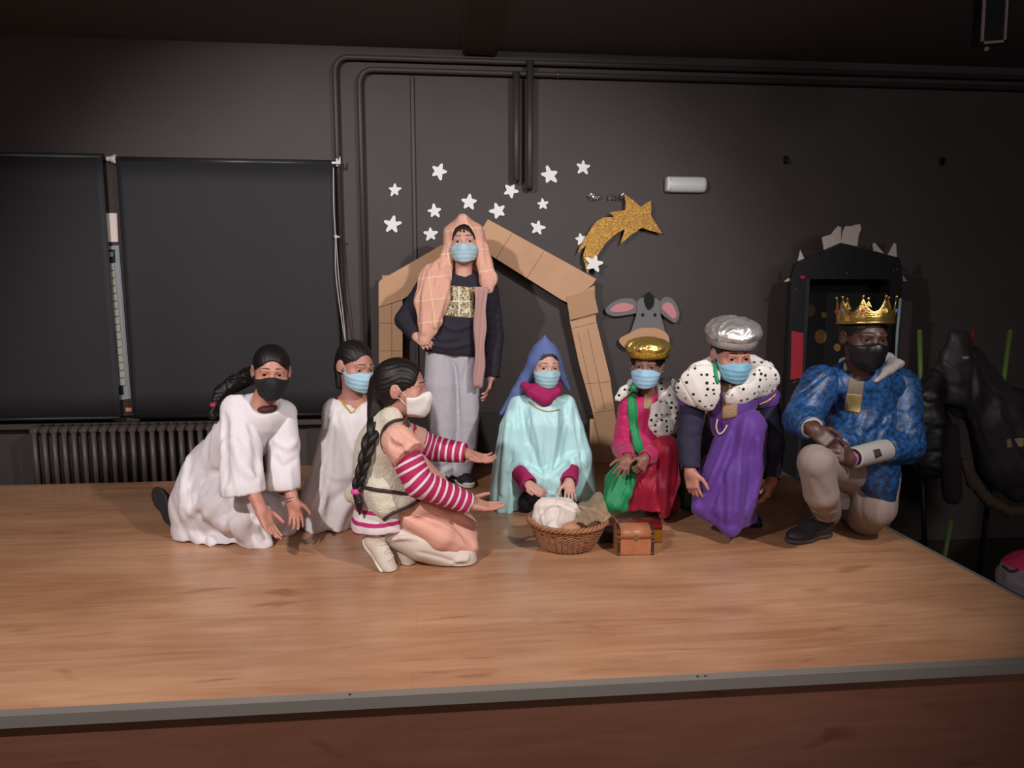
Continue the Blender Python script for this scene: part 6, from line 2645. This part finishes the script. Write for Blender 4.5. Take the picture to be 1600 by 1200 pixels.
b = MB()
th = .03
x0, x1 = vert(1232, 500)[0], vert(1260, 500)[0]
x2, x3 = vert(1385, 500)[0], vert(1404, 500)[0]
zt = vert(1250, 436)[1]
O = (0, YC, 0)
out = [vert(*p) for p in sc6([(180, 372), (500, 222), (905, 325)])]
inn_r, inn_l = vert(1393, 436), vert(1258, 438)
b.prism([(x0, zt), out[0], out[1], out[2], (x3, zt), (x2, inn_r[1]), (x1, inn_l[1])][0:1] + out + [(x3, zt)], O, (1, 0, 0), (0, 0, 1), th)
b.build('gable', M_bk, gate)
b = MB()
b.box2((x0, YC - .015, ZF), (x1 - .02, YC + .015, zt))
b.build('side_post', M_bk, gate)
b = MB()
b.box2((x1 - .02, YC - .016, ZF), (x1, YC + .20, zt))
b.build('side_return', mat('grey_black_gate_edge', '2e2d30', rough=.4), gate)
b = MB()
b.box2((x2, YC - .015, ZF), (x3, YC + .015, zt))
b.build('side_post', M_bk, gate)
b = MB()
b.box2((x1 - .02, YC + .20, ZF), (x3 + .08, YC + .215, zt + .02))
b.build('back_curtain', mat('black_curtain', '171618', rough=.8), gate)
for L in ([(387, 180), (410, 170), (450, 160), (475, 125), (500, 100), (520, 112), (517, 215), (400, 265)],
          [(524, 185), (535, 130), (552, 102), (590, 102), (620, 92), (652, 88), (658, 125), (642, 160), (632, 243), (515, 218)],
          [(218, 345), (235, 268), (262, 327)], [(740, 228), (752, 217), (820, 293), (748, 275)], [(845, 302), (890, 218), (903, 228), (907, 322)],
          [(905, 395), (915, 392), (977, 486), (900, 484)], [(120, 489), (150, 466), (175, 455), (168, 486)]):
    card(sc6(L), YC, .006, M_tooth, 'tooth', gate, dy=.020)
card(sc6([(152, 830), (235, 845), (225, 1155), (145, 1165), (150, 1000)]), YC, .004, mat('red_card', 'a52434', rough=.6), 'red_strip', gate, dy=-.018)
card(sc6([(210, 452), (250, 448), (240, 470), (215, 468)]), YC, .004, MATS['red_card'], 'red_scrap', gate, dy=-.018)
for u, v, r, c in ((1265, 485, 9, '4a3420'), (1287, 492, 4.5, '7a5a34'), (1282, 526, 10, '7c5a28'), (1308, 543, 5.5, 'a07438'), (1317, 478, 6, '6e5026')):
    card([(u + r * cos(t) * .95, v + r * 1.1 * sin(t)) for t in np.linspace(0, 2 * pi, 24, endpoint=False)], YC + .195, .004, mat('gold_dot_' + c, c, rough=.5), 'gold_dot', gate)
# silver tape flecks
b = MB()
for (u, v) in ((1244, 452), (1323, 427), (1396, 422), (1401, 420), (1240, 598), (1243, 596), (1404, 522), (1410, 520)):
    p = Vector(PY(u, v, YC - .022))
    b.box(p, (.008, .003, .004), rot=Matrix.Rotation(rs.uniform(-1, 1), 3, 'Y'))
b.build('tape_flecks', mat('clear_tape', '8a8788', rough=.2), gate)['kind'] = 'stuff'
b = MB()
b.tube([PY(1407, 466, YC - .05), PY(1402, 520, YC - .05), PY(1396, 640, YC - .05), (float(PY(1392, 800, YC - .05)[0]), YC - .05, ZF)], .0085, n=10)
tag(b.build('pale_stick', mat('pale_blue_stick', '9fb4ba', rough=.5)), 'thin pale blue stick leaning beside the black castle gate', 'stick')

# ---- coats on a rack at the dark right side
M_green = mat('green_pole_paint', '5e7a3c', rough=.5)
yr_ = 3.55
rack = empty('coat_rack', (float(PY(1505, 700, yr_)[0]), yr_, ZF), 'rack with slim green poles holding the dark coats at the right edge', 'coat rack')
for (ua, va, ub, vb) in ((1437, 518, 1441, 700), (1578, 518, 1556, 690)):
    pa, pb = PY(ua, va, yr_), PY(ub, vb, yr_)
    k = (pa[2] - ZF) / (pa[2] - pb[2])
    pc = pa + (pb - pa) * k
    b = MB()
    b.tube([pa, pb], .0125, n=12)
    b.sphere(pa, .013, 10)
    b.build('pole', M_green, rack)
    b = MB()
    b.tube([pb, pc], .014, n=12)
    b.build('post', mat('black_rail', '1a191a', rough=.4), rack)
b = MB()
pa, pb = PY(1484, 820, yr_ - .25), PY(1475, 870, yr_ - .25)
b.tube([PY(1486, 812, yr_ - .25), pa + (pb - pa) * ((pa[2] - ZF) / (pa[2] - pb[2]))], .0125, n=12)
b.build('pole', M_green, rack)
b = MB()
b.tube([PY(1425, 640, yr_), PY(1700, 632, yr_)], .012, n=10)
b.build('rail', mat('black_rail', '1a191a', rough=.4), rack)
b = MB()
b.tube([PY(1520, 508, yr_), PY(1520, 640, yr_)], .007, n=8)
b.build('peg', mat('red_peg', '7e2a2a', rough=.5), rack)
b = MB()
b.tube([PY(1441, 724, yr_ - .05), PY(1470, 733, yr_ - .05)], .018, n=10)
b.build('wooden_arm', mat('pale_wood', '8a7448', rough=.6), rack)

Mc = mat('black_coat_nylon', '3a3537', rough=.5, bump=.15, bscale=60)
e = empty('hooded_coat', (float(PY(1520, 700, yr_)[0]), yr_ - .1, float(PY(1520, 790, yr_)[2])), 'large black hooded coat with brown fur edging hanging at the right edge', 'coat')
C = Field(amp=.01)
yc = yr_ - .08
C.chain([PY(1497, 530, yc), PY(1492, 570, yc), PY(1500, 615, yc)], [.055, .10, .13], k=.05, flat=((0, 1, 0), .6))
C.chain([PY(1520, 560, yc + .04), PY(1550, 625, yc + .04), PY(1600, 650, yc + .04)], [.06, .10, .13], k=.06, flat=((0, 1, 0), .6))
C.chain([PY(1560, 660, yc), PY(1575, 720, yc), PY(1590, 750, yc)], [.16, .17, .12], k=.06, flat=((0, 1, 0), .6))
C.ell(PY(1490, 652, yc - .06), (.095, .10, .065), k=.02, op='s')
C.disp = folds(.16, (.3, 0, -1), .008, 111, sharp=.6, fine=.001, along=.2)
C.fold([(1480, 560), (1500, 575), (1515, 572)], .01, k=.02, dig=True)
C.fold([(1475, 600), (1500, 606), (1520, 600)], .01, k=.02, dig=True)
C.fold([(1520, 530), (1522, 580), (1520, 630)], .01, k=.02, dig=True)
sdf_obj('coat_body', C, .009, Mc, e)
b = MB()
p = C.hit(1509, 559)
if p is not None:
    b.sphere(p, .016, 12, sq=(1.3, .3, .55))
    b.build('logo_badge', mat('grey_badge', '9a9898', rough=.5), e)
q = [C.hit(u, v) for u, v in ((1572, 686), (1598, 684), (1598, 697), (1572, 699))]
if all(x is not None for x in q):
    b = MB()
    q = [Vector(x) + Vector((0, -.006, 0)) for x in q]
    vs = [b.bm.verts.new(x) for x in q] + [b.bm.verts.new(x + Vector((0, .004, 0))) for x in q]
    for f_ in ((0, 1, 2, 3), (7, 6, 5, 4), (0, 4, 5, 1), (1, 5, 6, 2), (2, 6, 7, 3), (3, 7, 4, 0)):
        b._f([vs[i] for i in f_])
    b.build('cream_label', mat('cream_label', 'a8946c', rough=.7), e)
T = Field(amp=.01)
T.chain([PY(1506, 722, yc - .13), PY(1520, 755, yc - .14), PY(1545, 782, yc - .14), PY(1575, 798, yc - .14), PY(1612, 798, yc - .14)], [.018, .026, .028, .026, .02], k=.02)
T.disp = lambda p: -.006 * np.sin(p[:, 0] * 330 + 3 * np.sin(p[:, 2] * 190)) * np.sin(p[:, 2] * 310 + 2 * np.sin(p[:, 0] * 150))
sdf_obj('fur_edging', T, .005, mat('brown_fur', '5e4a3a', rough=.95, bump=1, bscale=120), e)
S = Field(amp=.006)
S.chain([PY(1487, 672, yc - .1), PY(1484, 720, yc - .1), PY(1488, 775, yc - .1)], [.035, .050, .045], k=.03)
S.disp = lambda p: -.004 * np.sin(p[:, 2] * 260) * np.sin(p[:, 0] * 180 + p[:, 1] * 180)
tag(sdf_obj('knitted_scarf', S, .006, mat('dark_knit', '2f2629', rough=.95)), 'dark purple grey knitted scarf hanging below the black hood on the rack', 'scarf')
J = Field(amp=.01)
J.chain([PY(1460, 590, yc + .02), PY(1450, 620, yc), PY(1448, 645, yc)], [.05, .075, .07], k=.04)
J.chain([PY(1455, 660, yc), PY(1450, 720, yc)], [.09, .10], k=.04)
J.disp = folds(.06, (1, 0, .2), .008, 113, sharp=.4, along=.2)
tag(sdf_obj('puffer_jacket', J, .008, mat('black_puffer_nylon', '232023', rough=.45)), 'black quilted jacket hanging between the crowned person and the hooded coat', 'jacket')
# backpack at the bottom right
e = empty('backpack', (float(PY(1590, 900, 2.9)[0]), 2.9, float(PY(1590, 960, 2.9)[2])), 'grey and pink bag lying beyond the stage in the lower right corner', 'bag')
Bf = Field(amp=.006)
cc = PY(1612, 915, 2.9)
Bf.ell(cc + np.array([.02, 0, .03]), (.17, .14, .14), k=0)
Bf.ell(cc + np.array([.02, 0, -.12]), (.18, .15, .12), k=.04)
Bf.disp = folds(.09, (1, 0, -.6), .006, 115, sharp=.5)
Zb = float(PY(1590, 872, 2.9)[2])
sdf_obj('bag_body', Bf, .007, [mat('grey_bag_fabric', '6f6468', rough=.8), mat('pink_bag_fabric', 'a81e48', rough=.7)], e,
        mfn=lambda c: ((c[:, 2] > Zb - .035) | (np.abs(c[:, 2] - (Zb - .14) - .5 * (c[:, 0] - cc[0])) < .025)).astype(int))
b = MB()
b.tube(Bf.hits([(1568, 885), (1580, 893), (1592, 890)], 4, .003) or [PY(1568, 885, 2.75), PY(1592, 890, 2.75)], .006, n=8)
b.build('strap', mat('dark_strap', '2a2628', rough=.7), e)
# table that carries the bag and stands under the coats
b = MB()
zb = float(cc[2]) - .238
b.box2((cc[0] - .28, 2.6, zb - .03), (cc[0] + .5, 3.3, zb))
for (dx, dy) in ((-.25, .03), (.45, .03), (-.25, .65), (.45, .65)):
    b.box2((cc[0] + dx, 2.6 + dy, ZF), (cc[0] + dx + .03, 2.63 + dy, zb - .03))
tag(b.build('low_table', mat('black_table', '1c1a1a', rough=.6)), 'black low table carrying the grey and pink bag', 'table')

# ---- basket with white cloth
bc = PZ(886, 852)
bc[2] = 0
basket = empty('wicker_basket', bc, 'round brown wicker basket on the stage in front of the turquoise cape', 'basket')
M_w = mat('brown_wicker', '9a6a48', rough=.6, var=.14, vscale=40, bump=.3, bscale=200)
hB, r0, r1 = .112, .102, .158


def br(z):
    t = z / hB
    return r0 + (r1 - r0) * (t ** .75)


b = MB()
b.lathe(bc, [(.001, .004), (r0 - .004, .004), (r0, .008), (r0 - .006, .010), (.001, .010)], n=48, cap0=False, cap1=False)
b.build('basket_floor', M_w, basket)
b = MB()
nst = 36
for k in range(nst):
    a = 2 * pi * k / nst
    b.tube([bc + np.array([br(z) * cos(a), br(z) * sin(a), z]) for z in np.linspace(.006, hB, 8)], .0028, n=5)
b.build('stakes', M_w, basket)
b = MB()
for j in range(10):
    z = .010 + j * .0072
    for ph in (0, 1):
        pts = []
        for i in range(nst * 4):
            a = 2 * pi * i / (nst * 4)
            w_ = .0052 * sin(nst / 2 * a + pi * (j + ph))
            zz = z + (.0028 * cos(nst / 2 * a + pi * (j + ph)))
            pts.append(bc + np.array([(br(z) + w_) * cos(a), (br(z) + w_) * sin(a), zz]))
        b.tube(pts, .0030, n=5, closed=True)
b.build('open_weave', M_w, basket)
b = MB()
for j in range(6):
    z = .082 + j * .0052
    pts = []
    for i in range(nst * 4):
        a = 2 * pi * i / (nst * 4)
        w_ = .0035 * sin(nst / 2 * a + pi * j)
        pts.append(bc + np.array([(br(z) + w_) * cos(a), (br(z) + w_) * sin(a), z]))
    b.tube(pts, .0036, n=6, closed=True)
b.build('tight_weave', M_w, basket)
b = MB()
for ph in range(3):
    pts = []
    for i in range(180):
        a = 2 * pi * i / 180
        t = a * 16 + ph * 2 * pi / 3
        rr_ = br(hB) + .003 + .007 * cos(t)
        pts.append(bc + np.array([rr_ * cos(a), rr_ * sin(a), hB + .003 + .007 * sin(t)]))
    b.tube(pts, .0058, n=6, closed=True)
b.build('braided_rim', M_w, basket)
# cloth
W = Field(amp=.006)
c1 = bc + np.array([-.02, .0, .105])
W.ell(c1 + np.array([-.03, .02, .015]), (.085, .085, .038), k=0)
W.chain([c1 + np.array([-.09, .03, .05]), c1 + np.array([-.10, .0, .02]), c1 + np.array([-.085, -.04, -.01])], [.026, .026, .018], k=.02)
W.cap(c1 + np.array([-.07, .05, .055]), c1 + np.array([.03, .05, .055]), .034, .03, k=.02)
W.chain([c1 + np.array([.0, .03, .055]), c1 + np.array([.05, .02, .050]), c1 + np.array([.07, .03, .035])], [.026, .020, .012], k=.015)
W.chain([c1 + np.array([-.045, -.03, .02]), c1 + np.array([-.055, -.09, .0])], [.05, .03], k=.03)
W.disp = folds(.08, (.8, .6, -.5), .004, 120, sharp=.7, fine=.0004, along=.08)
for q in ([(846, 784), (868, 781), (900, 792)], [(850, 797), (872, 794), (902, 806)], [(842, 790), (846, 805), (850, 822)], [(870, 784), (872, 800), (868, 818)]):
    W.fold(q, .005, k=.006, sink=.2)
for q in ([(852, 790), (875, 788), (900, 799)], [(850, 800), (870, 805), (895, 812)]):
    W.fold(q, .003, k=.008, dig=True, sink=0)
tag(sdf_obj('cloth', W, .004, cloth_mat('cream_white_cotton', 'dccfc6', rough=.85)), 'creamy white cloth bundled in the wicker basket', 'cloth')
D_ = Field()
D_.ell(bc + np.array([-.002, -.085, .095]), (.040, .036, .032), k=0)
D_.ell(bc + np.array([.018, -.080, .088]), (.030, .030, .026), k=.01)
tag(sdf_obj('bundle', D_, .004, mat('tan_bundle', 'b98466', rough=.6)), 'small tan rounded bundle at the front of the basket below the white cloth', 'bundle')
# cellophane
b = MB()
G = []
for i in range(25):
    row = []
    for j in range(15):
        s_, t_ = i / 24, j / 14
        x = .0 + .165 * s_
        y = .10 - .20 * t_ + .01 * sin(7 * s_)
        zz = .105 + .085 * (s_ ** 1.2) * (1 - .7 * t_) + .010 * abs(sin(9 * s_ + 6 * t_)) + .012 * abs(sin(8 * t_ - 7 * s_ + 1))
        row.append(bc + np.array([x, y, zz]))
    G.append(row)
b.grid(G, .0006)
mc = mat('clear_brown_cellophane', 'e8cfae', rough=.08, trans=.0, alpha=.18, spec=1.0)
tag(b.build('cellophane_sheet', mc), 'crumpled clear cellophane sticking up at the right of the basket', 'cellophane')

# ---- chests
M_wood = mat('orange_brown_wood', 'a86a48', rough=.4, var=.10, vscale=30, bump=.1, bscale=60, aniso_bump=(.2, 3, 3))
M_dark = mat('dark_brown_leather', '3a211a', rough=.5)
M_brass = mat('old_brass', '9a8250', rough=.35, metal=.8)


def chest(cx, cy, w_, d_, h_, rz, label, name, mb, ml, studs=True, clasp=True, lidh=.45):
    e = empty(name, (cx, cy, 0), label, 'chest', rz=rz)
    R = Matrix.Rotation(rz, 3, 'Z')
    W_ = lambda x, y, z: Vector((cx, cy, 0)) + R @ Vector((x, y, z))
    hb = h_ * (1 - lidh)
    b = MB()
    b.box(W_(0, 0, hb / 2 + .001), (w_, d_, hb - .002), rot=R, bev=.002)
    b.build('box_body', mb, e)
    b = MB()
    n = 12
    G = []
    hl = h_ * lidh
    prof = [(-d_ / 2, hb + .001)] + [(-d_ / 2 * cos(pi * k / n) ** 1 * 1.0, hb + hl * .35 + hl * .65 * sin(pi * k / n)) for k in range(n + 1)] + [(d_ / 2, hb + .001)]
    A = [b.bm.verts.new(W_(-w_ / 2, y, z)) for y, z in prof]
    B = [b.bm.verts.new(W_(w_ / 2, y, z)) for y, z in prof]
    for i in range(len(prof) - 1):
        b._f([A[i], A[i + 1], B[i + 1], B[i]], True)
    b._f([A[-1], A[0], B[0], B[-1]])
    b._f(A[::-1])
    b._f(B)
    lid = b.build('lid', ml, e)
    if studs:
        for sx in (-1, 1):
            b = MB()
            x = sx * (w_ / 2 - .006)
            b.box(W_(x, -d_ / 2 - .0012, hb / 2 + .002), (.012, .0025, hb), rot=R)
            b.build('corner_strap', M_dark, e)
            b = MB()
            P_ = [W_(x, y * 1.02, z * 1.008) for y, z in prof[1:-1]]
            G = [[p + R @ Vector((dx, 0, 0)) for dx in (-.006, .006)] for p in P_]
            b.grid(G, .002)
            b.build('lid_strap', M_dark, lid)
            for z in (.010, hb - .010, hb + hl * .3):
                b = MB()
                b.sphere(W_(x, -d_ / 2 - .0025, z), .0034, 8)
                b.build('stud', M_brass, e)
    if clasp:
        b = MB()
        s_ = .016
        b.prism([(-s_, 0), (-s_ * .4, s_ * .35), (0, s_ * .95), (s_ * .4, s_ * .35), (s_, 0), (s_ * .4, -s_ * .35), (0, -s_ * .95), (-s_ * .4, -s_ * .35)], W_(0, -d_ / 2 - .002, hb + .004), R @ Vector((1, 0, 0)), (0, 0, 1), .003)
        b.sphere(W_(0, -d_ / 2 - .004, hb + .004), .005, 10)
        b.build('clasp', M_brass, e)
    return e


p = PZ(994, 868)
chest(float(p[0]), float(p[1]) + .05, .150, .10, .118, radians(-3), 'small orange brown wooden chest with brass clasp, front of the three boxes', 'treasure_chest', M_wood, M_wood, lidh=.42)
p = PZ(1006, 851)
chest(float(p[0]), float(p[1]) + .065, .175, .09, .085, radians(-6), 'dark red box with gold side standing behind the wooden chest', 'gift_box', mat('gold_foil_card', 'b8862e', rough=.3, metal=.8), mat('dark_red_lid', '6e1620', rough=.35), studs=False, clasp=False, lidh=.3)
p = PZ(950, 851)
chest(float(p[0]), float(p[1]) + .055, .070, .085, .098, radians(5), 'dark brown box between the basket and the wooden chest', 'dark_box', mat('dark_box_wood', '2c1a16', rough=.5), mat('dark_box_lid', '4a2a22', rough=.45), studs=False, clasp=False, lidh=.3)
for _f in (build_p1, build_p2, build_p3, build_p4, build_p5, build_p6, build_p7, build_p8):
    _f()
